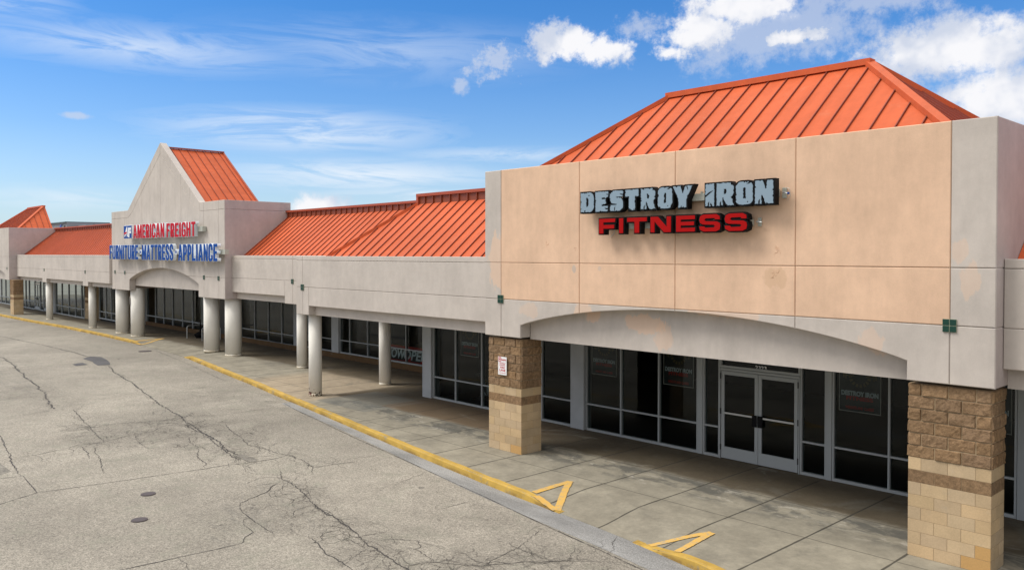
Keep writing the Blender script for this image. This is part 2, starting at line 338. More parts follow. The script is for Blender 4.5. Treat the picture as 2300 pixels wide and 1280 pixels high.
def bar(bm, a, b, w, h, up=(0, 0, 1)):
    a = Vector(a); b = Vector(b); d = (b - a).normalized(); s = d.cross(Vector(up)).normalized(); u = s.cross(d).normalized()
    vs = []
    for p in (a, b):
        for i, j in ((-1, -1), (1, -1), (1, 1), (-1, 1)): vs.append(bm.verts.new(p + s * (w / 2 * i) + u * (h / 2 * j)))
    for f in ((3, 2, 1, 0), (4, 5, 6, 7), (0, 1, 5, 4), (1, 2, 6, 5), (2, 3, 7, 6), (3, 0, 4, 7)): bm.faces.new([vs[i] for i in f])
def cyl(bm, x, y, z0, z1, r0, r1=None, seg=40, cap=True):
    r1 = r0 if r1 is None else r1
    a = [bm.verts.new((x + r0 * math.cos(2 * math.pi * i / seg), y + r0 * math.sin(2 * math.pi * i / seg), z0)) for i in range(seg)]
    b = [bm.verts.new((x + r1 * math.cos(2 * math.pi * i / seg), y + r1 * math.sin(2 * math.pi * i / seg), z1)) for i in range(seg)]
    for i in range(seg): bm.faces.new((a[i], a[(i + 1) % seg], b[(i + 1) % seg], b[i]))
    if cap: bm.faces.new(b); bm.faces.new(a[::-1])
def tube(bm, pts, r, seg=8):
    pts = [Vector(p) for p in pts]; rings = []
    for i, p in enumerate(pts):
        d = (pts[min(i + 1, len(pts) - 1)] - pts[max(i - 1, 0)]).normalized()
        s = d.cross(Vector((.01, .02, 1)) if abs(d.z) < .9 else Vector((1, 0, .01))).normalized(); u = s.cross(d)
        rings.append([bm.verts.new(p + (s * math.cos(2 * math.pi * k / seg) + u * math.sin(2 * math.pi * k / seg)) * r) for k in range(seg)])
    for a, b in zip(rings, rings[1:]):
        for k in range(seg): bm.faces.new((a[k], a[(k + 1) % seg], b[(k + 1) % seg], b[k]))
    bm.faces.new(rings[0][::-1]); bm.faces.new(rings[-1])
def FY(y):   # front face at plane y, looking from -y ; (u,v,depth-into-wall)
    return lambda u, v, d: (u, y + d, v)
def FX(x):   # right hand side face at plane x, seen from +x ; u=y
    return lambda u, v, d: (x - d, u, v)
def inset(poly, w):
    n = len(poly); o = []
    for i in range(n):
        p0, p1, p2 = Vector(poly[i - 1]), Vector(poly[i]), Vector(poly[(i + 1) % n])
        e1 = (p1 - p0).normalized(); e2 = (p2 - p1).normalized()
        n1 = Vector((-e1.y, e1.x)); n2 = Vector((-e2.y, e2.x)); m = (n1 + n2)
        m = m.normalized() if m.length > 1e-6 else n1
        o.append(p1 + m * (w / max(.35, m.dot(n1))))
    return o
GAP = .0045; CH = .012
def panel(bm, poly, F, depth=.06, gap=GAP, ch=CH):
    "chamfered facing panel, polygon ccw in (u,v)"
    a = inset(poly, gap); b = inset(poly, gap + ch)
    va = [bm.verts.new(F(p.x, p.y, depth)) for p in a]; vb = [bm.verts.new(F(p.x, p.y, ch)) for p in a]; vc = [bm.verts.new(F(p.x, p.y, 0)) for p in b]
    n = len(a)
    for i in range(n):
        j = (i + 1) % n
        bm.faces.new((va[i], va[j], vb[j], vb[i])); bm.faces.new((vb[i], vb[j], vc[j], vc[i]))
    f = bm.faces.new(vc)
    if n > 4: f.normal_update(); bmesh.ops.triangulate(bm, faces=[f])
def cell(xa, xb, lo, hi, n=20, minh=.01):
    "polygon between two height functions over [xa,xb]"
    xs = [xa + (xb - xa) * i / n for i in range(n + 1)]
    ok = [x for x in xs if hi(x) - lo(x) > minh]
    if len(ok) < 2: return None
    bot = [(x, lo(x)) for x in ok]; top = [(x, hi(x)) for x in reversed(ok)]
    if len(bot) > 1 and abs(bot[0][1] - top[-1][1]) < 1e-6: top.pop()
    def simp(p):
        o = [p[0]]
        for i in range(1, len(p) - 1):
            a, b, c = Vector(o[-1]), Vector(p[i]), Vector(p[i + 1])
            if abs((b - a).cross(c - b)) > 1e-7 * 1e1: o.append(p[i])
        return o + [p[-1]]
    return simp(bot) + simp(top)
def polyprism(bm, pts, F, d0, d1):
    "solid from polygon ccw between depths"
    a = [bm.verts.new(F(x, z, d0)) for x, z in pts]; b = [bm.verts.new(F(x, z, d1)) for x, z in pts]; n = len(pts)
    f1 = bm.faces.new(a); f2 = bm.faces.new(b[::-1])
    for i in range(n): bm.faces.new((a[(i + 1) % n], a[i], b[i], b[(i + 1) % n]))
    f1.normal_update(); f2.normal_update(); bmesh.ops.triangulate(bm, faces=[f1, f2])

# ------------------------------------------------------------------ ground, kerb line
KP = [(-140, 14.0), (-100, 14.9), (-78, 15.60), (-68.4, 15.92), (-61.8, 16.30), (-55, 16.42), (-48.4, 16.38), (-44, 16.22), (-40.4, 15.98), (-35.8, 15.30), (-33.4, 14.95), (-30.2, 14.52), (-27.2, 14.03), (-23.3, 13.45), (-20.4, 13.0), (-17.2, 12.50), (-14.4, 12.10), (-12.8, 11.88), (-11.3, 11.72), (-9.05, 11.47), (-7.67, 11.2), (-4, 10.45), (4, 8.6), (14, 6.2)]
def yk(x):
    for (a, b), (c, d) in zip(KP, KP[1:]):
        if a <= x <= c: return b + (d - b) * (x - a) / (c - a)
    return KP[0][1] if x < KP[0][0] else KP[-1][1]
def yks(x): return (yk(x - .9) + yk(x - .45) + yk(x) + yk(x + .45) + yk(x + .9)) / 5
def st(x, a, b):
    t = max(0, min(1, (x - a) / (b - a))); return t * t * (3 - 2 * t)
def flush(x):
    return max(st(x, -12.3, -11.1) * (1 - st(x, -9.0, -7.6)), st(x, -49.3, -48.0) * (1 - st(x, -40.8, -39.6)))
GZ = -.15
def walkz(x, y):
    d = y - yks(x); reach = 1.4 if x > -20 else 2.2
    return -.135 * flush(x) * (1 - st(d, 0, reach))
bm = bmesh.new()
xs = [-1500, -400, -200, -100, -60, -30, -15, 0, 10, 30, 100, 400, 1500]; ys = [-1500, -300, -60, 0, 8, 18, 30, 80, 300, 1500]
g = [[bm.verts.new((x, y, GZ)) for y in ys] for x in xs]
for i in range(len(xs) - 1):
    for j in range(len(ys) - 1): bm.faces.new((g[i][j], g[i + 1][j], g[i + 1][j + 1], g[i][j + 1]))
tag(link('parking_lot_asphalt', bm, 'asphalt'), kind='structure')
# sidewalk slab
bm = bmesh.new(); X = []; x = -110.0
while x < 8.01: X.append(x); x += .3 if x > -52 else 1.0
vv = [0, .06, .25, .5, .8, 1.2, 1.6, 2.2, 4, 8]
rows = []
for x in X:
    y0 = yks(x) + .03
    r = [bm.verts.new((x, y0, GZ - .2))]
    for d in vv: r.append(bm.verts.new((x, y0 + d, walkz(x, y0 + d))))
    r.append(bm.verts.new((x, 30, 0))); rows.append(r)
for a, b in zip(rows, rows[1:]):
    for i in range(len(a) - 1): bm.faces.new((a[i], b[i], b[i + 1], a[i + 1]))
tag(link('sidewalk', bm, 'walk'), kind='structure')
# kerbs
def kerb(x0, x1, name):
    bm = bmesh.new(); rows = []; x = x0
    n = max(2, int((x1 - x0) / .25))
    for i in range(n + 1):
        x = x0 + (x1 - x0) * i / n; y = yks(x); h = walkz(x, y + .03) + .006
        jit = .010 * mn.noise(Vector((x * 1.3, 0, 0))) + .004 * mn.noise(Vector((x * 7, 3, 0)))
        prof = [(-.005 + jit, GZ - .05), (0 + jit, min(h - .004, GZ + .01)), (.012 + jit, h - .025 if h > GZ + .04 else h - .002), (.04 + jit, h), (.155 + .035 * mn.noise(Vector((x * 2, 9, 0))) + .015 * mn.noise(Vector((x * 11, 9, 0))), h + .001), (.15, h - .08)]
        rows.append([bm.verts.new((x, y + a, b)) for a, b in prof])
    for a, b in zip(rows, rows[1:]):
        for i in range(len(a) - 1): bm.faces.new((a[i], b[i], b[i + 1], a[i + 1]))
    o = link(name, bm, 'yellow'); tag(o, kind='structure'); return o
kerb(-109, -47.9, 'yellow_kerb'); kerb(-40.6, -11.1, 'yellow_kerb'); kerb(-9.1, 8, 'yellow_kerb')
# gutter strip
bm = bmesh.new(); rows = []
for i in range(0, 140):
    x = -25.85 + i * .24; w = .36 + .26 * st(x, -20, -10); y = yks(x)
    rows.append([bm.verts.new((x, y - w, GZ + .004)), bm.verts.new((x, y - w * .3, GZ + .003)), bm.verts.new((x, y + .06, GZ + .010))])
for a, b in zip(rows, rows[1:]):
    for i in range(2): bm.faces.new((a[i], b[i], b[i + 1], a[i + 1]))
tag(link('gutter', bm, 'gutter'), kind='structure')

def ribbon(bm, pts, w, z, rough=.05, zf=None, seedv=0, wvar=.9, taper=True):
    "jagged strip lying on the ground"
    P = [Vector(p) for p in pts]; out = []
    for a, b in zip(P, P[1:]):
        n = max(1, int((b - a).length / .05))
        for i in range(n): out.append(a.lerp(b, i / n))
    out.append(P[-1]); L_ = None
    prev = None; rows = []
    for i, p in enumerate(out):
        d = (out[min(i + 1, len(out) - 1)] - out[max(i - 1, 0)]); d = d.normalized() if d.length > 0 else Vector((1, 0)); s = Vector((-d.y, d.x))
        off = rough * (.8 * mn.noise(Vector((p.x * .9, p.y * .9, seedv))) + .35 * mn.noise(Vector((p.x * 5, p.y * 5, seedv + 5))) + .5 * mn.noise(Vector((p.x * 15, p.y * 15, seedv + 5))))
        ww = w * (1 + wvar * (mn.noise(Vector((p.x * 1.5, p.y * 1.5, seedv + 9))) + 1.1 * mn.noise(Vector((p.x * 13, p.y * 13, seedv + 9))))) * (min(1, .2 + i * .1, .2 + (len(out) - 1 - i) * .1) if taper else 1)
        q = p + s * off; ww = max(.004, ww)
        za, zb = (zf(*(q - s * ww / 2)), zf(*(q + s * ww / 2))) if zf else (z, z)
        rows.append((bm.verts.new((*(q - s * ww / 2), za)), bm.verts.new((*(q + s * ww / 2), zb))))
    for a, b in zip(rows, rows[1:]): bm.faces.new((a[0], b[0], b[1], a[1]))
CR = [ # (width, roughness, points)
 (.085, .10, [(-60, 11.6), (-56.9, 11.97), (-51.7, 12.40), (-46.85, 12.62), (-44.0, 12.6)]),
 (.06, .12, [(-40.0, 12.3), (-37.4, 11.77), (-34.3, 11.36), (-31.3, 10.85), (-28.7, 10.42), (-26.7, 10.16), (-24.8, 9.88), (-23.6, 9.70), (-22.2, 9.51), (-20.7, 9.26), (-19.7, 9.16), (-19.1, 9.18)]),
 (.045, .16, [(-24.8, 9.78), (-23.6, 9.62), (-22.2, 9.45), (-20.7, 9.15), (-19.4, 9.0)]),
 (.07, .16, [(-50, 9.2), (-46.8, 9.37), (-45.8, 9.46), (-41.9, 9.0), (-38.8, 8.68), (-37.0, 8.46), (-35.3, 8.34), (-33.1, 8.03), (-31.2, 7.68), (-30.0, 7.54)]),
 (.035, .08, [(-30, 5.6), (-26.85, 5.35), (-25.5, 5.16), (-24.0, 4.97), (-23.1, 4.86), (-21.9, 4.67), (-21.4, 4.64)]),
 (.03, .012, [(-21.54, 2.0), (-21.54, 4.28), (-21.45, 4.72), (-19.74, 4.61), (-19.35, 3.84), (-19.2, 2.2)]),
 (.03, .02, [(-19.74, 4.61), (-19.63, 5.27), (-19.51, 5.97), (-19.42, 6.72), (-19.31, 7.50), (-19.22, 7.98), (-19.19, 8.55), (-18.99, 9.14), (-18.98, 9.81), (-19.10, 10.17)]),
 (.026, .08, [(-23.45, 4.96), (-23.48, 5.47), (-23.73, 6.29), (-23.94, 6.52), (-23.81, 7.12), (-24.0, 7.55), (-24.26, 8.11), (-24.28, 8.61), (-24.82, 9.12), (-24.72, 9.61)]),
 (.03, .10, [(-29.6, 8.01), (-28.1, 7.78), (-26.2, 7.48), (-25.2, 7.33), (-23.9, 7.22)]),
 (.024, .10, [(-23.84, 6.63), (-22.63, 6.46), (-22.1, 6.35)]),
 (.024, .10, [(-23.4, 6.81), (-22.06, 6.53), (-21.05, 6.32), (-20.35, 6.11)]),
 (.022, .12, [(-25.97, 6.98), (-26.37, 7.29), (-26.04, 7.64), (-26.2, 8.14), (-25.96, 8.79), (-25.63, 9.42), (-25.76, 10.31), (-25.32, 10.99), (-25.25, 12.17), (-25.02, 13.33)]),
 (.018, .08, [(-29.58, 5.9), (-29.6, 6.65), (-29.85, 7.49), (-29.36, 8.34)]),
 (.02, .10, [(-50.4, 10.08), (-51.1, 11.09), (-51.6, 11.9)]),
 (.02, .10, [(-24.26, 8.11), (-23.0, 7.83), (-22.2, 7.78)]),
 (.02, .14, [(-23.0, 9.1), (-21.5, 8.83), (-20.57, 8.38), (-19.72, 8.23), (-19.31, 7.93)]),
 (.022, .12, [(-23.79, 10.6), (-22.53, 10.3), (-21.83, 10.19), (-20.77, 9.90), (-20.38, 10.01), (-19.72, 9.99), (-19.1, 10.17), (-18.22, 10.09), (-17.55, 10.0), (-17.37, 11.05)]),
 (.03, .08, [(-17.92, 9.29), (-17.17, 8.94), (-16.68, 8.92), (-15.6, 8.68), (-14.77, 8.46), (-13.92, 8.36), (-12.88, 8.19)]),
 (.026, .05, [(-17.04, 8.87), (-16.82, 8.56), (-16.39, 8.21), (-16.23, 7.81), (-16.05, 7.45), (-15.72, 7.28), (-15.25, 7.19), (-14.58, 7.12), (-13.81, 7.06)]),
 (.018, .06, [(-16.39, 8.21), (-16.03, 8.12), (-16.0, 8.43), (-16.04, 8.88)]),
 (.024, .02, [(-13.96, 4.0), (-13.96, 4.45), (-13.92, 4.95), (-13.9, 5.39), (-13.84, 5.83), (-13.81, 6.44), (-14.06, 6.59), (-14.22, 6.84), (-14.72, 6.9), (-15.02, 7.04), (-15.04, 7.18)]),
 (.02, .06, [(-13.88, 5.35), (-13.51, 5.33), (-13.22, 5.24)]),
 (.028, .08, [(-13.36, 7.46), (-12.92, 7.39), (-12.36, 7.28), (-11.81, 7.26), (-11.3, 7.18), (-10, 7.05)]),
 (.025, .05, [(-44.4, 16.0), (-41.5, 15.6), (-38.2, 15.17), (-35.0, 14.66), (-31.9, 14.24)]),
 (.03, .006, [(-26.0, 13.75), (-25.85, 13.57), (-24.3, 13.22), (-22.5, 12.93), (-21.1, 12.68), (-19.6, 12.42), (-17.9, 12.17), (-14.98, 11.71), (-12.9, 11.37), (-10.9, 11.02), (-9.22, 10.77), (-8.25, 10.6), (-4, 9.75), (3, 8.2)]),
 (.03, .08, [(-14.82, 8.46), (-14.38, 8.38), (-13.76, 8.35), (-13.1, 8.22), (-12.4, 8.08), (-11.84, 7.99), (-11.38, 7.95), (-10.85, 7.88), (-10.5, 7.83), (-8.8, 7.5)]),
 (.018, .08, [(-12.36, 8.13), (-12.16, 8.49), (-11.79, 8.73), (-11.5, 8.6), (-11.47, 8.25)]),
 (.016, .06, [(-17.67, 9.99), (-17.68, 11.07), (-17.48, 11.86), (-17.23, 12.2)]),
 (.016, .06, [(-15.0, 10.53), (-15.26, 11.42), (-15.42, 11.8)]),
 (.016, .06, [(-12.96, 10.08), (-12.94, 10.66), (-12.89, 11.3)]),
 (.018, .08, [(-10.1, 8.81), (-10.22, 9.44), (-10.31, 9.89), (-10.77, 10.88)]),
 (.018, .10, [(-10.92, 7.93), (-10.8, 8.31), (-10.42, 8.59), (-10.09, 8.88), (-9.74, 9.43), (-9.37, 9.96), (-8.91, 10.32), (-8.88, 10.6)]),
 (.015, .08, [(-10.69, 10.35), (-10.85, 10.8), (-10.82, 10.98)]),
]
bm = bmesh.new(); z = GZ + .0045
mains = []
for k, (w, r_, pts) in enumerate(CR):
    z += .00006; ribbon(bm, pts, w * .60, z, r_ * .9, seedv=k * 3.1); mains.append(pts)
# hairline side branches
for k in range(460):
    pts = CR[rnd.choice((1, 1, 1, 2, 3, 7, 8, 11, 16, 17, 25, 31, 31))][2]; i = rnd.randrange(len(pts) - 1); t = rnd.random()
    p = Vector(pts[i]).lerp(Vector(pts[i + 1]), t); ang = rnd.uniform(0, 6.28); q = [tuple(p)]
    for s in range(rnd.randint(2, 6)):
        ang += rnd.uniform(-.9, .9); p = p + Vector((math.cos(ang), math.sin(ang) * .7)) * rnd.uniform(.12, .38); q.append(tuple(p))
    z += .000005; ribbon(bm, q, rnd.uniform(.004, .010), z, .08, seedv=k)
tag(link('asphalt_cracks', bm, 'crack'), kind='structure')
def flat(name, pts, z, mat, **k):
    bm = bmesh.new(); f = bm.faces.new([bm.verts.new((x, y, z)) for x, y in pts]); 
    if f.normal.z < 0: f.normal_flip()
    bmesh.ops.triangulate(bm, faces=bm.faces[:]); o = link(name, bm, mat); tag(o, kind='structure'); return o
flat('asphalt_patch', [(-43.5, 12.18), (-44.2, 12.73), (-43.6, 13.05), (-42.2, 12.9), (-41.0, 12.66), (-40.2, 12.42), (-40.4, 11.95), (-41.3, 12.05), (-42.0, 12.19)], GZ + .0102, 'patch')
flat('asphalt_patch', [(-41.63, 11.22), (-41.95, 11.72), (-41.0, 11.71), (-40.9, 11.18)], GZ + .0102, 'patch')
flat('asphalt_patch', [(-19.9, 9.1), (-19.9, 9.32), (-19.3, 9.35), (-19.0, 9.25), (-19.1, 9.08)], GZ + .0102, 'patch2')
flat('asphalt_patch', [(-24.5, 3.6), (-24.3, 4.6), (-22.1, 4.62), (-21.9, 4.35), (-22.3, 3.7)], GZ + .0034, 'patch2')
for i, (x, y, r_, lab) in enumerate(((-18.0, 6.3, .15, 'small round iron cover in the open asphalt, farther of the two close together'), (-16.36, 5.56, .15, 'small round iron cover in the open asphalt, nearer of the two close together'), (-44.6, 15.5, .32, 'round iron cover in the asphalt in front of the kerb opening'))):
    bm = bmesh.new(); cyl(bm, x, y, GZ - .05, GZ + .014, r_, seg=28); cyl(bm, x, y, GZ + .014, GZ + .018, r_ * .82, seg=28)
    tag(link('utility_cover', bm, 'iron'), lab, 'utility cover', 'iron covers in the asphalt')
# painted triangles
def tri(A, P1, P2, w, name='painted_triangle'):
    bm = bmesh.new()
    zf = lambda x, y: walkz(x, y) + .012
    ribbon(bm, [P1, A], w, 0, .012, zf, 1, .1, False); ribbon(bm, [A, P2], w, 0, .012, lambda x, y: walkz(x, y) + .014, 2, .1, False)
    tag(link(name, bm, 'yline'), kind='structure')
tri((-12.16, 13.15), (-12.12, 12.0), (-11.22, 11.75), .15); tri((-8.19, 12.55), (-8.75, 11.5), (-8.12, 11.40), .14); tri((-49.04, 18.1), (-48.9, 16.5), (-47.75, 16.35), .18)
bm = bmesh.new(); ribbon(bm, [(-11.95, 11.9), (-11.25, 11.75)], .16, 0, .01, lambda x, y: walkz(x, y) + .017, 3, .2, False); ribbon(bm, [(-48.3, 16.42), (-47.8, 16.38)], .16, 0, .01, lambda x, y: walkz(x, y) + .017, 3, .2, False)
tag(link('painted_line', bm, 'yline'), kind='structure')

# ------------------------------------------------------------------ the shopping plaza
plaza = empty('shopping_plaza', (-40, 17, 0)); tag(plaza, 'long low stucco strip mall with orange standing seam roofs, arched entrances and a colonnade', 'building')
bpy.context.view_layer.update()
def part(name, bm, mat, parent=None, label=None, **k):
    o = link(name, bm, mat, **k); p = parent or plaza
    if p is plaza: o.parent = plaza; o.location = -plaza.location
    else: o.parent = p
    if label: o['label'] = label
    return o
def beamF(bm, xa, xb, za, zb, F, d0, d1):
    polyprism(bm, [(xa, za), (xb, za), (xb, zb), (xa, zb)], F, d0, d1)

def clip_top(B, top):
    "split a bottom line where it rises above top"
    out, cur = [], []
    for p in B:
        if p[1] < top - .012: cur.append(p)
        elif cur: out.append(cur); cur = []
    if cur: out.append(cur)
    return [c for c in out if len(c) > 1]
def arch_tower(xc, hw, y, ztop, vj, hj, arch, legz, beamz, peach, depth, capz=None, profile=None, lab='', grey='stucco', side='side', tiles=()):
    """hw half width, arch=(half span, spring z, apex z)"""
    ah, asz, aaz = arch
    def low(x):
        u = abs(x - xc) / ah
        return legz if u >= 1 else asz + (aaz - asz) * max(0, (1 - u * u)) ** .92
    top = profile or (lambda x: ztop)
    F = FY(y); bg_ = bmesh.new(); bp = bmesh.new()
    xsplit = sorted([xc - hw, xc + hw, xc - ah, xc + ah] + vj)
    rows = [legz] + hj + [99]
    for r0, r1 in zip(rows, rows[1:]):
        first = r0 == legz
        if first:
            xx = sorted([xc - hw, xc + hw] + vj)
            for a, b in zip(xx, xx[1:]):
                el_, er_ = xc - ah, xc + ah; B = []
                for q in sorted([a, b] + [v for v in (el_, er_) if a < v < b] + [el_ + (er_ - el_) * i / 48 for i in range(1, 48) if a + .05 < el_ + (er_ - el_) * i / 48 < b - .05]):
                    if q == el_: B += [(q, legz), (q, asz)]
                    elif q == er_: B += [(q, asz), (q, legz)]
                    else: B.append((q, low(q)))
                for seg in clip_top(B, r1): panel(bg_, seg + [(seg[-1][0], r1), (seg[0][0], r1)], F)
            continue
        xx = xsplit if first else sorted([xc - hw, xc + hw] + vj)
        # merge vertical leg edge splits that are not joints: they only matter below the arch
        for a, b in zip(xx, xx[1:]):
            lo = (lambda x, a=a, b=b: max(r0, low(min(max(x, a + 1e-4), b - 1e-4)))) if True else None
            if capz and r1 == 99: hi = lambda x: top(x) - band(x)
            else: hi = lambda x: min(r1, top(x))
            if first and not (xc - ah - 1e-3 < (a + b) / 2 < xc + ah + 1e-3): lo = lambda x: r0
            p = cell(a, b, lo, hi) if not (first and abs((a + b) / 2 - xc) > ah) else [(a, r0), (b, r0), (b, r1), (a, r1)]
            if not p: continue
            isp = peach and r0 >= hj[0] - .01 and a >= vj[0] - .01 and b <= vj[-1] + .01
            panel(bp if isp else bg_, p, F)
    if capz:
        ks = sorted([xc - hw, xc + hw] + vj + [xc - 5.2, xc + 5.2, xc]); kk = []
        for a, b in zip(ks, ks[1:]):
            m = max(1, round((b - a) / 1.3)); kk += [a + (b - a) * i / m for i in range(m)]
        kk.append(ks[-1])
        for a, b in zip(kk, kk[1:]):
            if b - a < .2: continue
            p = cell(a, b, lambda x: top(x) - band(x), top)
            if p: panel(bg_, p, F)
    w = part('tower_wall', bg_, grey, None, lab)
    if peach: part('peach_field', bp, 'peach', w)
    # backing wall
    bm = bmesh.new()
    n = 60; bot = [(xc - hw + 2 * hw * i / n) for i in range(n + 1)]
    lows = [(x, low(x) + (.0 if abs(x - xc) >= ah else .0)) for x in bot]
    pts = [(xc - hw + .012, legz + .012), (xc - ah - .012, legz + .012), (xc - ah - .012, asz + .012)] + [(x, low(x) + .012) for x in [xc - ah - .012 + (2 * ah + .024) * i / 40 for i in range(1, 40)]] + [(xc + ah + .012, asz + .012), (xc + ah + .012, legz + .012), (xc + hw - .012, legz + .012)]
    tp = [(x, top(x) - .014) for x in [xc + hw - .012 - (2 * hw - .024) * i / 80 for i in range(81)]]
    polyprism(bm, pts + tp, F, .03, .34)
    part('wall_core', bm, grey, w)
    # right hand side wall
    bm = bmesh.new(); FS = FX(xc + hw); y1 = y + depth; zs = [legz] + [h for h in hj if h < ztop] + ([capz] if capz else []) + [ztop]
    for a, b in zip(zs, zs[1:]):
        ya, yb = y + .004, y1
        panel(bm, [(ya, a), (yb, a), (yb, b), (ya, b)], FS, .05, .004)
    s = part('side_wall', bm, side, w)
    bm = bmesh.new(); box(bm, xc + hw - .30, xc + hw - .03, y + .345, y1 - .012, legz + .012, ztop - .014)
    box(bm, xc - hw, xc - hw + .3, y + .345, y1, legz, ztop); box(bm, xc - hw + .3, xc + hw - .3, y1 - .3, y1 - .02, legz, ztop - .3); part('wall_core', bm, side, w)
    # recessed arch beam
    bm = bmesh.new(); polyprism(bm, [(xc - ah + .001, beamz), (xc + ah - .001, beamz), (xc + ah - .001, asz + .2)] + [(x, low(x) + .25 if abs(x - xc) < ah - .02 else asz + .2) for x in [xc + ah - .03 - (2 * ah - .06) * i / 40 for i in range(41)]] + [(xc - ah + .001, asz + .2)], F, .345, .62)
    part('arch_beam', bm, grey, None)
    # soffit legs box between face and storefront
    for tx, tz in tiles: tilefn(tx, tz, y)
    return w
def tilefn(x, z, y, s=.205):
    bm = bmesh.new(); box(bm, x - s / 2, x + s / 2, y - .018, y + .01, z - s / 2, z + s / 2)
    t = part('accent_tile', bm, 'tile_grout')
    bm = bmesh.new(); g_ = .006; h = s / 2
    for i in (-1, 1):
        for j in (-1, 1):
            x0, x1 = sorted((x + i * g_, x + i * (h - .003))); z0, z1 = sorted((z + j * g_, z + j * (h - .003)))
            box(bm, x0, x1, y - .026, y - .0185, z0, z1, .002)
    part('tile_glaze', bm, 'tile', t)

SEAMS = []
def roof_plane(bm, plan, p0, g, z0, slope, sp=.45, phase=0.0, seam=True, th=.05, sh=.036):
    "plan polygon (x,y); height z0+slope*dot(p-p0,g); standing seams along g"
    g = Vector(g).normalized(); s = Vector((-g.y, g.x)); p0 = Vector(p0)
    H = lambda p: z0 + slope * (Vector(p) - p0).dot(g)
    a = [bm.verts.new((p[0], p[1], H(p))) for p in plan]; b = [bm.verts.new((p[0], p[1], H(p) - th)) for p in plan]; n = len(plan)
    f = bm.faces.new(a); bm.normal_update()
    if f.normal.z < 0: f.normal_flip()
    bm.faces.new(b)
    for i in range(n): bm.faces.new((a[i], a[(i + 1) % n], b[(i + 1) % n], b[i]))
    if not seam: return
    ds = [Vector(p).dot(s) for p in plan]; k = math.ceil((min(ds) - phase) / sp + .05)
    while phase + k * sp < max(ds) - .03:
        d = phase + k * sp; k += 1; ts = []
        for i in range(n):
            q, r = Vector(plan[i]), Vector(plan[(i + 1) % n]); dq, dr = q.dot(s) - d, r.dot(s) - d
            if dq * dr < 0: ts.append(q.lerp(r, dq / (dq - dr)))
        if len(ts) >= 2:
            ts.sort(key=lambda p: p.dot(g)); lo, hi = ts[0], ts[-1]
            if (hi - lo).length > .1:
                nz = Vector((-g.x * slope, -g.y * slope, 1)).normalized()
                A = Vector((lo.x, lo.y, H(lo))) + nz * sh / 2; B = Vector((hi.x, hi.y, H(hi))) + nz * sh / 2
                SEAMS.append((A, B, sh, nz))
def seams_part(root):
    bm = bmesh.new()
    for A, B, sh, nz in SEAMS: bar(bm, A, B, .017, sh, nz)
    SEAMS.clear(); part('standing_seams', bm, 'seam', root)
def hip_roof(xc, yr, zr, hr, slope, run, lab, half=False):
    "ridge along x from xc-hr..xc+hr at y=yr"
    A = (xc - hr, yr); B = (xc + hr, yr); zb = zr - slope * run
    c = [(xc - hr - run, yr - run), (xc + hr + run, yr - run), (xc + hr + run, yr + run), (xc - hr - run, yr + run)]
    bm = bmesh.new()
    roof_plane(bm, [c[0], c[1], B, A], c[0], (0, 1), zb, slope, .456, .07)
    if half:
        roof_plane(bm, [c[1], (c[1][0], yr), B], c[1], (-1, 0), zb, slope, .456, .1)
        roof_plane(bm, [(c[0][0], yr), c[0], A], c[0], (1, 0), zb, slope, .456, .1)
        polyprism(bm, [(c[0][0], zb - .1), (c[1][0], zb - .1), (c[1][0], zb), (B[0], zr - .03), (A[0], zr - .03), (c[0][0], zb)], FY(yr + .002), 0, .1)
    else:
        roof_plane(bm, [c[1], c[2], B], c[1], (-1, 0), zb, slope, .456)
        roof_plane(bm, [c[2], c[3], A, B], c[2], (0, -1), zb, slope, .456)
        roof_plane(bm, [c[3], c[0], A], c[3], (1, 0), zb, slope, .456)
    r_ = part('hip_roof', bm, 'roof', None, lab)
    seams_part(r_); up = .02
    for (p, q) in (((c[0], A), (c[1], B)) if half else ((c[0], A), (c[1], B), (c[2], B), (c[3], A))):
        bm = bmesh.new(); bar(bm, (p[0], p[1], zb + up), (q[0], q[1], zr + up), .19, .10); part('hip_cap', bm, 'roof', r_)
    bm = bmesh.new(); bar(bm, (xc - hr - .08, yr, zr + .02), (xc + hr + .08, yr, zr + .02), .26, .13)
    part('ridge_cap', bm, 'roof', r_)

SLP = .82
# near tower
VJ = [-15.23, -12.60, -9.98, -7.36, -4.745]
arch_tower(-9.965, 5.875, 13.92, 7.04, VJ, [3.82, 4.73], (4.565, 3.20, 3.775), 2.885, 2.845, True, 6.2, lab='near entrance tower wall, peach field framed in grey stucco', grey='stucco_near', tiles=((-15.235, 3.82), (-4.745, 3.82)))
bm = bmesh.new()
for cx, cz, r0 in ((-7.74, 5.03, .05), (-7.70, 4.95, .035), (-7.73, 4.62, .045), (-7.80, 4.55, .03), (-12.75, 5.05, .03), (-13.6, 5.2, .06)):
    for q in range(3):
        a0 = rnd.uniform(0, 360); rr = r0 * rnd.uniform(.5, 1.1); ox, oz = rnd.gauss(0, .02), rnd.gauss(0, .02)
        tube(bm, [(cx + ox + rr * math.cos(R(a0 + t)), 13.919, cz + oz + 1.3 * rr * math.sin(R(a0 + t))) for t in range(0, 150, 25)], .006, 6)
part('peeling_paint', bm, 'peach')
hip_roof(-9.92, 17.1, 8.88, 2.48, .775, 3.0, 'big orange hip roof over the near tower')
# far tower
arch_tower(-83.3, 5.875, 16.2, 7.10, [x - 73.335 for x in VJ], [3.80, 4.72], (4.565, 3.2, 3.775), 2.80, 2.8, False, 3.6, lab='farthest entrance tower wall in grey stucco', tiles=((-78.08, 3.75),))
hip_roof(-83.3, 19.6, 9.10, 2.48, SLP, 3.0, 'orange hip roof over the farthest tower', half=True)
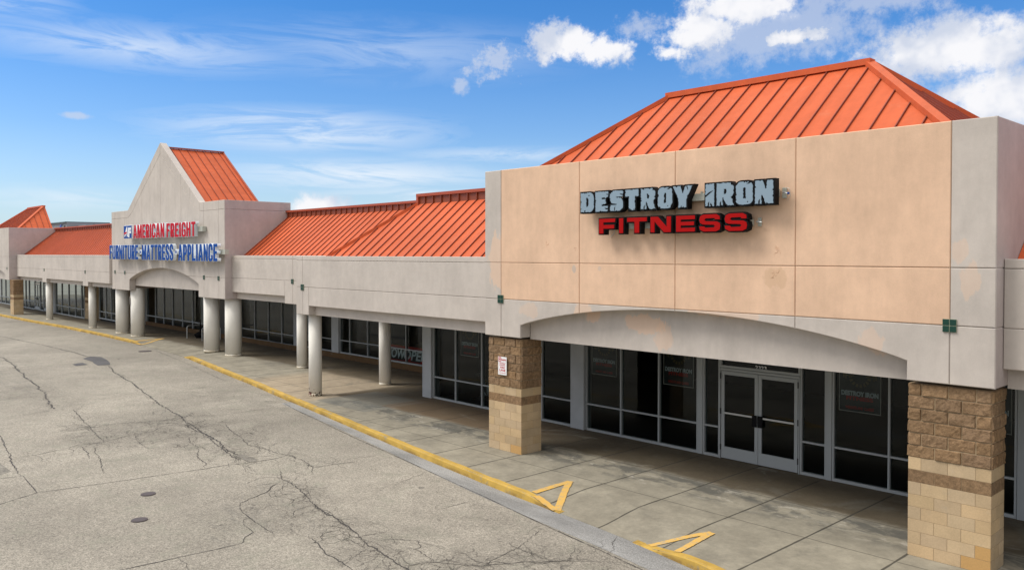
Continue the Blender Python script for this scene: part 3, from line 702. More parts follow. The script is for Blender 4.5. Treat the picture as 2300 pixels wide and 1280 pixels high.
# gabled middle tower
def gprof(x):
    t = abs(x + 46.08)
    return 7.52 if t >= 5.2 else 7.52 + (5.2 - t) / 5.2 * 3.50
def band(x):
    t = abs(x + 46.08); return .44 if t >= 5.2 else .44 + .17 * min(1, (5.2 - t) / .7)
arch_tower(-46.08, 8.12, 16.9, 7.52, [-53.6, -51.85, -48.95, -46.1, -43.25, -40.38, -38.65], [3.80], (5.03, 3.42, 4.17), 2.78, 3.07, False, 3.45, capz=7.08, profile=gprof, lab='middle entrance tower wall with a tall pointed gable', tiles=((-53.6, 3.84), (-51.85, 3.83), (-40.36, 3.78), (-38.65, 3.77)))
bm = bmesh.new(); yb = 20.45
for s in (1, -1):
    e = -46.12 + s * 5.0
    roof_plane(bm, [(-46.12, 17.22), (-46.12, yb), (e, yb), (e, 17.22)], (e, 17.22), (-s, 0), 10.74 - 5.0 * .70, .70, .45, .08)
gr = part('gable_roof', bm, 'roof', None, 'orange gable roof behind the pointed wall')
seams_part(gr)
bm = bmesh.new(); bar(bm, (-46.12, 17.22, 10.79), (-46.12, yb + .05, 10.79), .22, .06)
for s in (1, -1): bar(bm, (-46.12, yb, 10.76), (-46.12 + s * 5, yb, 7.26), .10, .10)
part('ridge_cap', bm, 'roof_trim', gr)
bm = bmesh.new(); polyprism(bm, [(-51.0, 7.3), (-41.2, 7.3), (-46.12, 10.66)], FY(yb - .2), 0, .12); part('gable_back', bm, 'roof', gr)

# wings: fascia with piers and recessed panels
def wing(x0, x1, y, ztop, legz, recz, beamz, piers, joints, cap=4.72, j2=3.80, lab='', mat='stucco', left_side=False):
    F = FY(y); bm = bmesh.new(); bx = sorted([x0, x1] + joints)
    for a, b in zip(bx, bx[1:]):
        panel(bm, [(a, cap), (b, cap), (b, ztop), (a, ztop)], F)
        panel(bm, [(a, j2), (b, j2), (b, cap), (a, cap)], F)
    # below joint 2 : deep at piers, shallow between
    e = sorted(set([x0, x1] + joints + [v for p in piers for v in p]))
    for a, b in zip(e, e[1:]):
        m = (a + b) / 2; pier = any(p[0] - 1e-6 <= m <= p[1] + 1e-6 for p in piers)
        if pier: panel(bm, [(a, legz), (b, legz), (b, j2), (a, j2)], F)
    i = 0; spans = []
    cur = x0
    for p in sorted(piers):
        if p[0] > cur + .01: spans.append((cur, p[0]))
        cur = p[1]
    if cur < x1 - .01: spans.append((cur, x1))
    for a, b in spans:
        js = [a] + [q for q in joints if a + .2 < q < b - .2] + [b]
        for u, v in zip(js, js[1:]): panel(bm, [(u, recz), (v, recz), (v, j2), (u, j2)], F, gap=.002 if len(js) > 2 else GAP)
    w = part('wing_fascia', bm, mat, None, lab)
    bm = bmesh.new(); beamF(bm, x0 + .004, x1 - .004, recz + .012, ztop - .014, F, .03, .25)
    for p in piers: beamF(bm, p[0] + .012, p[1] - .012, legz + .012, recz + .011, F, .03, .55)
    part('wall_core', bm, mat, w)
    bm = bmesh.new()
    for a, b in spans: beamF(bm, a + .0, b - .0, beamz, recz + .3, F, .252, .5)
    part('recessed_beam', bm, mat, w)
    return w
def wing_roof(x0, x1, y0, z0, y1, lab, hipl=False, bandh=.32, phase=0.0):
    s = SLP; z1 = z0 + s * (y1 - y0); bm = bmesh.new(); run = y1 - y0
    if hipl:
        xb = x0                      # base corner of the hip
        roof_plane(bm, [(xb, y0), (x1, y0), (x1, y1), (xb + run, y1)], (x0, y0), (0, 1), z0, s, .45, phase)
        roof_plane(bm, [(xb, y0), (xb + run, y1), (xb + run, y1 + 3.2), (xb, y1 + 3.2)], (x0, y0), (1, 0), z0, s, .45, phase)
    else: roof_plane(bm, [(x0, y0), (x1, y0), (x1, y1), (x0, y1)], (x0, y0), (0, 1), z0, s, .45, phase)
    r_ = part('wing_roof', bm, 'roof', None, lab)
    xb = x0 + run if hipl else x0
    bm = bmesh.new(); box(bm, xb, x1, y1 - .01, y1 + .2, z1 - .03, z1 + bandh - .08)
    if hipl: box(bm, xb - .01, xb + .2, y1 + .2, y1 + 3.4, z1 - .03, z1 + bandh - .08)
    x = math.ceil(xb / .45) * .45 - phase
    while x < x1 - .05:
        if x > xb + .05: box(bm, x - .015, x + .015, y1 - .06, y1 - .0105, z1 - .03, z1 + bandh - .085)
        x += .45
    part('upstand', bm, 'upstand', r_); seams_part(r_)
    bm = bmesh.new(); box(bm, xb - .05, x1, y1 - .08, y1 + .28, z1 + bandh - .079, z1 + bandh + .02)
    if hipl:
        box(bm, xb - .05, xb + .28, y1 + .281, y1 + 3.4, z1 + bandh - .079, z1 + bandh + .018)
        box(bm, xb - .05, xb + .06, y1 - .075, y1 - .012, z1 - .1, z1 + bandh - .08)
        hb = bmesh.new(); bar(hb, (x0, y0, z0 + .02), (xb, y1, z1 + .02), .13, .10); part('hip_cap', hb, 'roof', r_)
    part('ridge_cap', bm, 'roof_trim', r_)
# wing beside the near tower (left) : projects forward
wing(-26.22, -15.842, 14.25, 4.875, 2.85, 3.165, 2.84, [(-26.22, -25.36)], [-25.77], lab='wing wall projecting beside the near tower')
bm = bmesh.new(); box(bm, -26.215, -25.95, 14.51, 17.5, 2.87, 4.86); part('return_wall', bm, 'stucco')
wing_roof(-25.5, -15.84, 14.50, 4.53, 17.10, 'orange roof of the projecting wing', hipl=True)
tilefn(-25.77, 3.795, 14.25)
# wing to the right of near tower
wing(-4.088, 4.0, 14.25, 4.875, 2.85, 3.165, 2.84, [(2.6, 4.0)], [0.0], lab='wing wall to the right of the near tower')
wing_roof(-4.08, 4.0, 14.50, 4.53, 17.10, 'sliver of orange roof right of the near tower')
# wing between gabled tower and projecting wing
wing(-37.955, -25.95, 17.25, 4.875, 2.80, 3.12, 2.80, [(-32.75, -25.95)], [-32.05], lab='set back wing wall beside the gabled tower')
tilefn(-32.05, 3.775, 17.25)
wing_roof(-37.96, -20.0, 17.5, 4.60, 20.15, 'orange roof of the set back wing')
# far wing between gabled tower and far tower
wing(-77.42, -54.21, 16.75, 4.875, 2.82, 3.10, 2.82, [(-69.6, -68.5), (-59.6, -58.5)], [-69.05, -59.05], lab='far wing wall with two piers')
tilefn(-69.05, 3.75, 16.75); tilefn(-59.05, 3.76, 16.75)
wing_roof(-77.43, -54.2, 17.0, 4.62, 19.65, 'orange roof of the far wing')

# columns
def column(x, y, d, ztop, lab=None, rust=False):
    bm = bmesh.new(); cyl(bm, x, y, .10, ztop, d / 2, seg=48)
    c = part('column', bm, 'column_r' if rust else 'column', None, lab, smooth_shade=False)
    for p in c.data.polygons:
        if abs(p.normal.z) < .5: p.use_smooth = True
    bm = bmesh.new(); cyl(bm, x, y, -.02, .085, d / 2 + .004, seg=48); cyl(bm, x, y, .085, .10, d / 2 - .012, seg=48, cap=False)
    b = part('column_base', bm, 'column_r' if rust else 'column', c)
    for p in b.data.polygons:
        if abs(p.normal.z) < .5: p.use_smooth = True
for x, y, d, zt, lab, ru in ((-25.75, 14.72, .45, 2.9, 'white column with a rusted base at the wing corner', True), (-26.05, 17.85, .45, 2.95, 'white column standing under the canopy', False), (-32.35, 17.85, .45, 2.9, None, False),
                      (-38.5, 17.55, .78, 2.9, 'stout white column under the gabled tower', False), (-41.0, 17.55, .78, 2.9, 'stout white column under the gabled tower', False), (-51.5, 17.5, .78, 2.9, 'stout white column carrying the red fire lane sign', False), (-54.2, 17.5, .78, 2.9, None, False),
                      (-59.3, 17.25, .47, 2.9, None, False), (-69.3, 17.15, .47, 2.9, None, False)):
    column(x, y, d, zt, lab, ru)

# block pillars
def pillar(x0, x1, y0, y1, courses=14, new=(), lab=None, fine=True, h=.203):
    bm = bmesh.new(); box(bm, x0 + .005, x1 - .005, y0 + .005, y1 - .005, 0, courses * h - .005)
    core = part('block_pillar', bm, 'mortar', None, lab)
    bms = {q: bmesh.new() for q in ('block', 'bandb', 'split', 'bands', 'block_new')}
    r = random.Random(int(abs(x0) * 10))
    def face_block(b, F, ua, ub, za, zb, rough, depth=.03):
        ly = b.loops.layers.color.get('tone') or b.loops.layers.color.new('tone'); n0 = len(b.faces)
        face_block2(b, F, ua, ub, za, zb, rough, depth); b.faces.ensure_lookup_table()
        t = r.uniform(.90, .99); u_ = r.uniform(-.03, .02); t2 = (min(1, t * (1 - u_ * .4)), min(1, t), min(1, t * (1 + u_)), 1)
        for i in range(n0, len(b.faces)):
            for l in b.faces[i].loops: l[ly] = t2
    def face_block2(b, F, ua, ub, za, zb, rough, depth=.03):
        if not rough:
            polyg = [(ua, za), (ub, za), (ub, zb), (ua, zb)]; panel(b, polyg, F, depth, .003, .002); return
        g_ = .006; W_, H_ = ub - ua - 2 * g_, zb - za - 2 * g_
        if fine:
            n1 = max(1, int((W_ - .03) / .045)); n2 = 4
            tu = [0, .012] + [.012 + (W_ - .024) * i / n1 for i in range(1, n1)] + [W_ - .012, W_]; tv = [0, .012] + [.012 + (H_ - .024) * i / n2 for i in range(1, n2)] + [H_ - .012, H_]
        else: tu = [0, .01, W_ - .01, W_]; tv = [0, .01, H_ - .01, H_]
        nu, nv = len(tu) - 1, len(tv) - 1; G = []
        sd_ = r.random() * 50; push = r.uniform(.010, .024); tl = r.uniform(-.035, .035); tw = r.uniform(-.05, .05)
        for i in range(nu + 1):
            row = []
            for j in range(nv + 1):
                u = ua + g_ + tu[i]; v = za + g_ + tv[j]
                edge = i in (0, nu) or j in (0, nv)
                d = -.004 if edge else max(.003, push + tl * (tu[i] - W_ / 2) + tw * (tv[j] - H_ / 2) + .016 * mn.noise(Vector((u * 10, v * 10, sd_))) + r.uniform(-.004, .004))
                row.append(b.verts.new(F(u, v, -d)))
            G.append(row)
        for i in range(nu):
            for j in range(nv): b.faces.new((G[i][j], G[i + 1][j], G[i + 1][j + 1], G[i][j + 1]))
        ring = [G[i][0] for i in range(nu + 1)] + [G[nu][j] for j in range(1, nv + 1)] + [G[i][nv] for i in range(nu - 1, -1, -1)] + [G[0][j] for j in range(nv - 1, 0, -1)]
    def faceset(F, U0, U1, flip):
        for k in range(courses):
            kind = 'split' if k >= courses - 6 or k == courses - 8 else 'block'
            cuts = []; u = U0 + (.203 if (k + flip) % 2 else .406)
            while u < U1 - .05: cuts.append(u); u += .406
            us = [U0] + cuts + [U1]
            for q, (a, b) in enumerate(zip(us, us[1:])):
                kd = 'block_new' if (flip == 0 and (k, len(us) - 2 - q) in new) else ('bandb' if k == courses - 7 else 'bands' if k == courses - 8 else kind)
                face_block(bms[kd], F, a, b, k * h, (k + 1) * h, kd == 'split')
    faceset(FY(y0), x0, x1, 0); faceset(FX(x1), y0 + .001, y1, 1)
    FL = lambda u, v, d: (x0 + d, -u, v)
    FB = lambda u, v, d: (-u, y1 - d, v)
    faceset(FL, -y1, -y0 - .001, 1); faceset(FB, -x1, -x0, 0)
    part('smooth_blocks', bms['block'], 'block', core); part('split_blocks', bms['split'], 'split', core); part('smooth_band', bms['bandb'], 'block', core); part('split_band', bms['bands'], 'split', core)
    if new: part('replaced_blocks', bms['block_new'], 'block_new', core)
    else: bms['block_new'].free()
pillar(-5.40, -4.16, 14.02, 14.64, new={(0, 0), (1, 0)}, lab='block pillar at the near right with two orange replaced blocks')
pillar(-15.80, -14.60, 14.02, 14.72, new={(0, 0)}, lab='block pillar bearing the white fire lane sign')
pillar(-77.55, -76.45, 16.3, 17.0, lab='block pillar under the farthest tower', fine=False)

# ------------------------------------------------------------------ storefronts
def window(x0, x1, y, z0, z1, mull, rails, fw=.042, mat='frame', lab=None, inner=None, wide=()):
    "one glazed bay: frame with mullions and rails, a pane sheet behind"
    bm = bmesh.new(); d = .11
    box(bm, x0, x1, y - d / 2, y + d / 2, z0, z0 + fw * 1.5, .003); box(bm, x0, x1, y - d / 2, y + d / 2, z1 - fw, z1)
    V = [(x0, fw), (x1, fw)] + [(m, fw) for m in mull] + list(wide)
    for i, (m, w) in enumerate(V):
        a, b = (m, m + w) if m == x0 else ((m - w, m) if m == x1 else (m - w / 2, m + w / 2))
        box(bm, a, b, y - d / 2 - .004, y + d / 2 + .004, z0 + fw * 1.5 + .0005, z1 - fw - .0005, .003)
    ed = sorted([v[0] for v in V])
    for rz in rails: box(bm, x0 + fw + .001, x1 - fw - .001, y - d / 2 + .006, y + d / 2 - .006, rz - fw / 2, rz + fw / 2, .003)
    w = part('window', bm, mat, None, lab)
    bm = bmesh.new(); f = bm.faces.new([bm.verts.new(p) for p in ((x0 + .01, y, z0 + .02), (x1 - .01, y, z0 + .02), (x1 - .01, y, z1 - .02), (x0 + .01, y, z1 - .02))])
    part('glass', bm, 'glass', w)
    return w
YS = 17.42; T = 3.3
window(-22.46, -17.25 + .01, YS, .0, T, [-21.26, -19.93, -18.6], [.74], lab='window bay left of the fire lane pillar')
window(-17.23, -15.985, YS, .0, T, [], [.74])
bm = bmesh.new(); box(bm, -15.98, -15.47, YS - .14, YS + .2, 0, T, .01); part('pilaster', bm, 'pilaster')
window(-15.465, -11.745, YS, .0, T, [-14.21, -12.95], [.74])
bm = bmesh.new(); box(bm, -11.74, -11.60, YS - .075, YS + .1, 0, T, .005); part('mullion_post', bm, 'frame'); bm = bmesh.new(); box(bm, -8.42, -8.30, YS - .075, YS + .1, 0, T, .005); part('mullion_post', bm, 'frame')
window(-11.595, -11.12, YS, .0, T, [], [.74], lab='narrow sidelight left of the glass doors')
window(-9.04, -8.425, YS, .0, T, [], [.74], lab='narrow sidelight right of the glass doors')
window(-8.295, -4.73, YS, .0, T, [-7.08, -5.9], [.74])
bm = bmesh.new(); box(bm, -4.72, -4.59, YS - .075, YS + .1, 0, T, .005); part('mullion_post', bm, 'frame')
window(-4.585, 3.5, YS, .0, T, [-3.4, -2.1, -.8, .5, 1.8], [.74])
window(-11.115, -9.045, YS, 2.20, T, [], [], lab='transom over the glass doors')
def door(x0, x1, y, ztop, hinge, hand, lab=None):
    bm = bmesh.new(); d = .05; w = .085
    box(bm, x0, x1, y - d, y, .02, .30, .003); box(bm, x0, x1, y - d, y, ztop - .09, ztop, .003)
    box(bm, x0, x0 + w, y - d + .001, y - .001, .3005, ztop - .0905); box(bm, x1 - w, x1, y - d + .001, y - .001, .3005, ztop - .0905)
    dr = part('door', bm, 'frame', None, lab)
    bm = bmesh.new(); bm.faces.new([bm.verts.new(p) for p in ((x0 + .05, y - d / 2, .28), (x1 - .05, y - d / 2, .28), (x1 - .05, y - d / 2, ztop - .05), (x0 + .05, y - d / 2, ztop - .05))]); part('glass', bm, 'glass', dr)
    bm = bmesh.new(); box(bm, x0 + w, x1 - w, y - d - .03, y - d - .005, 1.10, 1.145, .004); part('push_bar', bm, 'steel', dr)
    bm = bmesh.new()
    a, b = (x1 - .13, x1 - .008) if hand > 0 else (x0 + .008, x0 + .13)
    box(bm, a, b, y - d - .05, y - d - .031, .90, 1.17, .004); part('handle', bm, 'black', dr)
    hx = x0 - .012 if hinge < 0 else x1 + .012
    for z in (.28, 1.15, 2.0): bm = bmesh.new(); box(bm, hx - .014, hx + .014, y - d - .02, y - d + .005, z - .07, z + .07, .003); part('hinge', bm, 'blackm', dr)
DY = YS - .02
door(-11.07, -10.085, DY, 2.13, -1, 1, 'left leaf of the near glass double door'); door(-10.075, -9.09, DY, 2.13, 1, -1, 'right leaf of the near glass double door')
bm = bmesh.new(); box(bm, -11.118, -11.09, DY - .06, DY + .05, .0, 2.195); box(bm, -9.07, -9.042, DY - .06, DY + .05, .0, 2.195); box(bm, -11.088, -9.072, DY - .055, DY + .05, 2.14, 2.195); part('door_frame', bm, 'frame')

# pilaster at the recess and return wall
bm = bmesh.new(); box(bm, -22.96, -22.47, YS - .14, YS + .25, 0, T, .01); part('pilaster', bm, 'pilaster')
bm = bmesh.new(); box(bm, -22.90, -22.60, YS + .252, 20.9, 0, T); part('return_wall', bm, 'pilaster')
# recessed store line
YR = 20.85
def sill(x0, x1, y, h, d=.24):
    bm = bmesh.new()
    us = x0; k = 0
    n = max(1, int(round((x1 - x0) / .406)))
    F = FY(y - d / 2)
    for i in range(n): panel(bm, [(x0 + (x1 - x0) * i / n, 0), (x0 + (x1 - x0) * (i + 1) / n, 0), (x0 + (x1 - x0) * (i + 1) / n, h), (x0 + (x1 - x0) * i / n, h)], F, d, .002, .003)
    box(bm, x0, x1, y - d / 2 + .02, y + d / 2, -.02, h - .01); ly = bm.loops.layers.color.new('tone')
    for f in bm.faces:
        for l in f.loops: l[ly] = (.52, .47, .42, 1)
    part('sill_wall', bm, 'block')
sill(-61.5, -22.9, YR, .25)
window(-34.10, -22.9, YR, .25, T, [-33.25, -31.75, -30.3, -28.8, -27.3, -25.8, -24.3], [.86], lab='recessed window bay behind the single inner column')
bm = bmesh.new(); box(bm, -34.75, -34.12, YR - .12, YR + .12, .25, T, .01); part('pilaster', bm, 'pilaster')
window(-37.95, -34.76, YR, .25, T, [-36.2], [.86])
bm = bmesh.new(); box(bm, -38.5, -37.96, YR - .1, YR + .12, .25, T, .01); part('pilaster', bm, 'pilaster')
window(-44.75, -38.51, YR, .20, T, [-42.95, -41.35, -39.85], [.74], lab='window bay between the stout columns and the slim ones')
bm = bmesh.new(); box(bm, -45.35, -44.76, YR - .1, YR + .12, .1, T, .01); part('pilaster', bm, 'pilaster')
window(-59.5, -47.9, YR, .14, T, [-57.8, -56.3, -54.75, -53.1, -51.5, -49.75], [.66], fw=.07, lab='wide window bay inside the gabled entrance')
bm = bmesh.new(); box(bm, -47.89, -45.36, YR - .1, YR + .12, 0, T, .01); part('dark_panel', bm, 'darkframe')
bm = bmesh.new(); box(bm, -60.4, -59.51, YR - .15, YR + .12, .0, T, .01); part('pilaster', bm, 'pilaster')
# left stores, further forward
YL = 19.3
bm = bmesh.new(); box(bm, -61.5, -61.3, YL + .3, YR + .1, 0, T); part('return_wall', bm, 'mortar')
window(-65.5, -61.3, YL + .25, .15, T, [-64.0, -62.8], [.70], fw=.06)
def brickwall(x0, x1, y):
    b1 = bmesh.new(); b2 = bmesh.new(); F = FY(y); a_d = .04
    for k in range(16):
        sp = k >= 8 or k == 6; b = b2 if sp else b1; u = x0 - (.2 if k % 2 else 0)
        while u < x1:
            a = max(u, x0); e = min(u + .406, x1)
            if e - a > .03:
                ly = b.loops.layers.color.get('tone') or b.loops.layers.color.new('tone'); n0 = len(b.faces); panel(b, [(a, k * .203), (e, k * .203), (e, k * .203 + .203), (a, k * .203 + .203)], F, a_d, .003, .006 if sp else .004); b.faces.ensure_lookup_table(); tt = rnd.uniform(.85, 1)
                for fi in range(n0, len(b.faces)):
                    for l in b.faces[fi].loops: l[ly] = (tt, tt, tt, 1)
            u += .406
    o = part('block_wall', b1, 'block'); part('split_blocks', b2, 'split', o)
    bm = bmesh.new(); box(bm, x0 + .01, x1 - .01, y + .02, y + .3, 0, T); part('wall_core', bm, 'mortar', o)
brickwall(-68.2, -65.52, YL)
window(-76.0, -68.22, YL, .0, T, [-74.2, -72.3, -70.5, -68.9], [.70], fw=.06)
bm = bmesh.new(); box(bm, -76.55, -76.02, YL - .12, YL + .12, 0, T, .01); part('pilaster', bm, 'pilaster')
window(-90.0, -84.6, YL, .0, T, [-88.4, -87, -85.8], [.70], fw=.06); window(-84.59, -82.6, YL, .0, T, [], [.70], fw=.06)
window(-80.8, -79.7, YL, 0, T, [], [.7], fw=.06); window(-78.0, -76.56, YL, 0, T, [], [.7], fw=.06)
for a in (-82.55, -79.65):
    door(a + .06, a + .86, YL, 2.3, -1, 1); door(a + .87, a + 1.64, YL, 2.3, 1, -1)
    window(a, a + 1.7, YL + .02, 2.35, T, [], [], fw=.06)
window(-100.5, -90.02, YL, 0, T, [-99, -97.2, -95.4, -93.6, -91.8], [.7], fw=.06)

# shell behind the storefronts : soffits, roof slab, inner floors and walls
def P1(name, mat, *bx):
    bm = bmesh.new(); box(bm, *bx); return part(name, bm, mat)
P1('ceiling', 'soffit', -100.4, 3.9, 17.65, 36, 3.305, 3.45)
for b_x in ((-15.8, -4.1, 14.55, 17.64, 2.99, 3.08), (-25.93, -15.81, 14.76, 17.64, 3.02, 3.10), (-4.09, 3.9, 14.76, 17.64, 3.02, 3.10), (-37.9, -25.96, 17.76, 20.7, 3.02, 3.1), (-25.94, -22.6, 17.66, 20.7, 3.02, 3.1), (-54, -38.2, 17.53, 20.7, 3.1, 3.2), (-77.4, -54.2, 17.3, 20.7, 3.02, 3.1), (-89.1, -77.42, 16.83, 19.2, 2.99, 3.08)): P1('soffit', 'soffit', *b_x)
P1('roof_slab', 'soffit', -100.4, 3.9, 20.2, 60, 3.46, 4.6); P1('roof_slab', 'soffit', -100.4, 3.9, 17.66, 20.19, 3.46, 4.45)
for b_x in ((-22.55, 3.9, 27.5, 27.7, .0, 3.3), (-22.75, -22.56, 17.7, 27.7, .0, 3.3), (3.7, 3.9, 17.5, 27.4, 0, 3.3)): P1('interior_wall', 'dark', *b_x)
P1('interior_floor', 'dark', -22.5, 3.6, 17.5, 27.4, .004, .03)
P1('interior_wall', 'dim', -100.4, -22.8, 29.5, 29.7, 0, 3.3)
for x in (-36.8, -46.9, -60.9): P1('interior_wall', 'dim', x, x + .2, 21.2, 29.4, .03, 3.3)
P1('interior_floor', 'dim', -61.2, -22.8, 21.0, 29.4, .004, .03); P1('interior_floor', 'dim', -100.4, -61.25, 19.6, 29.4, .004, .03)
for x in (-30, -42, -52.5, -56.5, -72, -80): P1('interior_post', 'white', x - .2, x + .2, 23.5, 23.9, .03, 3.3)

# ------------------------------------------------------------------ signs
def curve_mesh(splines, extrude, offset=0.0, res=4):
    "splines: list of closed 2D outlines (holes included) -> mesh data lying in XZ, front at -y"
    cu = bpy.data.curves.new('c', 'CURVE'); cu.dimensions = '2D'; cu.fill_mode = 'BOTH'; cu.extrude = extrude / 2; cu.offset = offset
    for s in splines:
        sp = cu.splines.new('POLY'); sp.points.add(len(s) - 1)
        for p, (x, y) in zip(sp.points, s): p.co = (x, y, 0, 1)
        sp.use_cyclic_u = True
    return bake(cu)
def bake(cu):
    o = bpy.data.objects.new('tmp', cu); COL.objects.link(o); bpy.context.view_layer.update()
    me = bpy.data.meshes.new_from_object(o.evaluated_get(bpy.context.evaluated_depsgraph_get()))
    bpy.data.objects.remove(o); bpy.data.curves.remove(cu); return me
def text_mesh(body, w, h, extrude, offset=0.0, shear=0.0, spacing=1.0):
    cu = bpy.data.curves.new('t', 'FONT'); cu.body = body; cu.size = 1; cu.offset = offset; cu.shear = shear; cu.space_character = spacing; cu.extrude = .01; cu.resolution_u = 3
    me = bake(cu)
    xs_ = [v.co.x for v in me.vertices]; ys_ = [v.co.y for v in me.vertices]; zs_ = [v.co.z for v in me.vertices]
    for v in me.vertices:
        v.co = ((v.co.x - min(xs_)) / (max(xs_) - min(xs_)) * w, (v.co.y - min(ys_)) / (max(ys_) - min(ys_)) * h, (v.co.z / max(max(zs_), 1e-6)) * extrude / 2)
    return me
def place(me, name, mat, x, y, z, parent):
    "stand mesh data up: its xy becomes xz, front (its +z) towards -y ; y = front plane"
    zm = max(v.co.z for v in me.vertices)
    for v in me.vertices: a, b, c = v.co; v.co = (x + a, y + (zm - c), z + b)
    me.materials.clear(); me.materials.append(MAT[mat]); o = bpy.data.objects.new(name, me); COL.objects.link(o)
    if parent: o.parent = parent; o.location = (-parent.location.x, -parent.location.y, -parent.location.z) if parent.type == 'EMPTY' else (0, 0, 0)
    return o
def sub(name, bm, mat, root):
    o = link(name, bm, mat); o.parent = root
    if root.type == 'EMPTY': o.location = -root.location
    return o
# blocky glyph outlines in a unit box (x 0..1, y 0..1)
def arcpts(cx, cy, rx, ry, a0, a1, n=5): return [(cx + rx * math.cos(R(a0 + (a1 - a0) * i / n)), cy + ry * math.sin(R(a0 + (a1 - a0) * i / n))) for i in range(n + 1)]
def rrect(x0, y0, x1, y1, rx, ry): return arcpts(x1 - rx, y1 - ry, rx, ry, 90, 0) + arcpts(x1 - rx, y0 + ry, rx, ry, 0, -90) + arcpts(x0 + rx, y0 + ry, rx, ry, 270, 180) + arcpts(x0 + rx, y1 - ry, rx, ry, 180, 90)
G = {}
G['D'] = [[(0, 0), (.68, 0)] + arcpts(.68, .28, .32, .28, -90, 0)[1:] + [(1, .72)] + arcpts(.68, .72, .32, .28, 0, 90)[1:] + [(0, 1)], [(.42, .27), (.42, .74), (.52, .74), (.60, .66), (.60, .34), (.52, .27)]]
G['E'] = [[(0, 0), (1, 0), (.97, .27), (.50, .27), (.50, .34), (.82, .38), (.82, .62), (.48, .62), (.48, .70), (1, .72), (1, 1), (0, 1)]]
G['S'] = [[(.0, .06), (.05, 0), (.75, 0), (1, .14), (1, .42), (.86, .62), (.48, .66), (.48, .70), (.98, .70), (1, 1), (.22, 1), (.0, .86), (.0, .55), (.14, .38), (.52, .34), (.52, .30), (.02, .30)]]
G['T'] = [[(.28, 0), (.74, 0), (.74, .68), (1, .68), (1, 1), (0, 1), (0, .68), (.28, .68)]]
G['R'] = [[(0, 0), (.36, 0), (.40, .30), (.62, .0), (1, .0), (.86, .38), (.97, .5), (1, .82), (.80, 1), (0, 1)], [(.42, .52), (.42, .74), (.55, .74), (.60, .63), (.55, .52)]]
G['O'] = [rrect(0, 0, 1, 1, .3, .22), [(.42, .27), (.42, .72), (.50, .76), (.58, .72), (.58, .27), (.5, .24)]]
G['Y'] = [[(.30, 0), (.72, 0), (.72, .36), (1.04, 1), (.66, 1), (.53, .62), (.40, 1), (.0, 1), (.30, .40)]]
G['I'] = [[(0, 0), (1, 0), (1, 1), (0, 1)]]
G['N'] = [[(0, 0), (.36, 0), (.38, .42), (.60, 0), (1, 0), (1, 1), (.66, 1), (.63, .58), (.42, 1), (0, 1)]]
def resample(s, step):
    o = []
    for i in range(len(s)):
        a, b = Vector(s[i]), Vector(s[(i + 1) % len(s)]); n = max(1, int((b - a).length / step))
        for k in range(n): o.append(a.lerp(b, k / n))
    return o
DS = empty('gym_sign', (-10, 13.62, 5.8)); tag(DS, 'DESTROY IRON FITNESS lettering, blue-grey cracked letters over red letters on the peach wall', 'sign')
LX = [(-12.273, -11.896), (-11.845, -11.493), (-11.437, -11.085), (-11.019, -10.678), (-10.609, -10.246), (-10.18, -9.83), (-9.809, -9.377), (-9.054, -8.862), (-8.806, -8.437), (-8.39, -8.038), (-7.992, -7.631)]
for k, (ch, (a, b)) in enumerate(zip('DESTROYIRON', LX)):
    z0, z1 = 5.862, 6.285; w = b - a; hh = z1 - z0
    body = [[(p[0] * w, p[1] * hh) for p in s] for s in G[ch]]
    if ch in 'DRO': back = [body[0]]
    else: back = body
    me = curve_mesh(back, .145, .030); L0 = place(me, 'letter', 'black', a, 13.62 + k * .0007, z0, DS)
    rg = random.Random(k + 40); face = []
    for s in body:
        q = []
        for p in resample(s, .022):
            j = Vector((rg.gauss(0, .0035), rg.gauss(0, .0035)))
            if rg.random() < .10: j += Vector((w / 2 - p.x, hh / 2 - p.y)).normalized() * rg.uniform(.012, .03)
            q.append((p.x + j.x, p.y + j.y))
        face.append(q)
    # wedge shaped splits
    cuts = []
    me = curve_mesh(face, .012, 0); place(me, 'letter_face', 'ltr_grey', a, 13.606 + k * .0007, z0, L0)
    bm = bmesh.new()
    def shard(px, py, qx, qy, wd):
        p = Vector((a + px * w, z0 + py * hh)); q = Vector((a + qx * w, z0 + qy * hh)); s = (q - p).normalized(); t = Vector((-s.y, s.x)) * wd / 2; m = p.lerp(q, .5) + t * 1.2
        bm.faces.new([bm.verts.new((u.x, 13.6045 + k * .0007, u.y)) for u in (p - t, q, m + t * .4, p + t)][::-1])
    if ch == 'I' : shard(.0, .45, .98, .72, .03); shard(.35, .02, .45, .22, .03); shard(.72, .02, .62, .16, .035)
    elif ch in 'RN': shard(.22, 0, .28, .22, .03); shard(.38, .36, .34, .10, .02)
    elif ch == 'S': shard(.35, .02, .42, .26, .02); shard(.95, .8, .75, .85, .02)
    elif ch == 'Y': shard(.75, .99, .82, .78, .02); shard(.45, 0, .48, .1, .02)
    elif ch == 'D': shard(.3, 0, .38, .1, .03); shard(.6, .86, .7, .82, .02)
    elif ch == 'O': shard(.9, .99, .62, .90, .025); shard(.68, .1, .74, .13, .02)
    elif ch == 'E': shard(1.0, .12, .72, .18, .03); shard(1.0, .85, .85, .88, .02)
    else: shard(.3, 0, .4, .08, .025); shard(.7, 0, .65, .06, .02)
    for f in bm.faces: f.normal_update()
    sub('crack_mark', bm, 'black', L0)
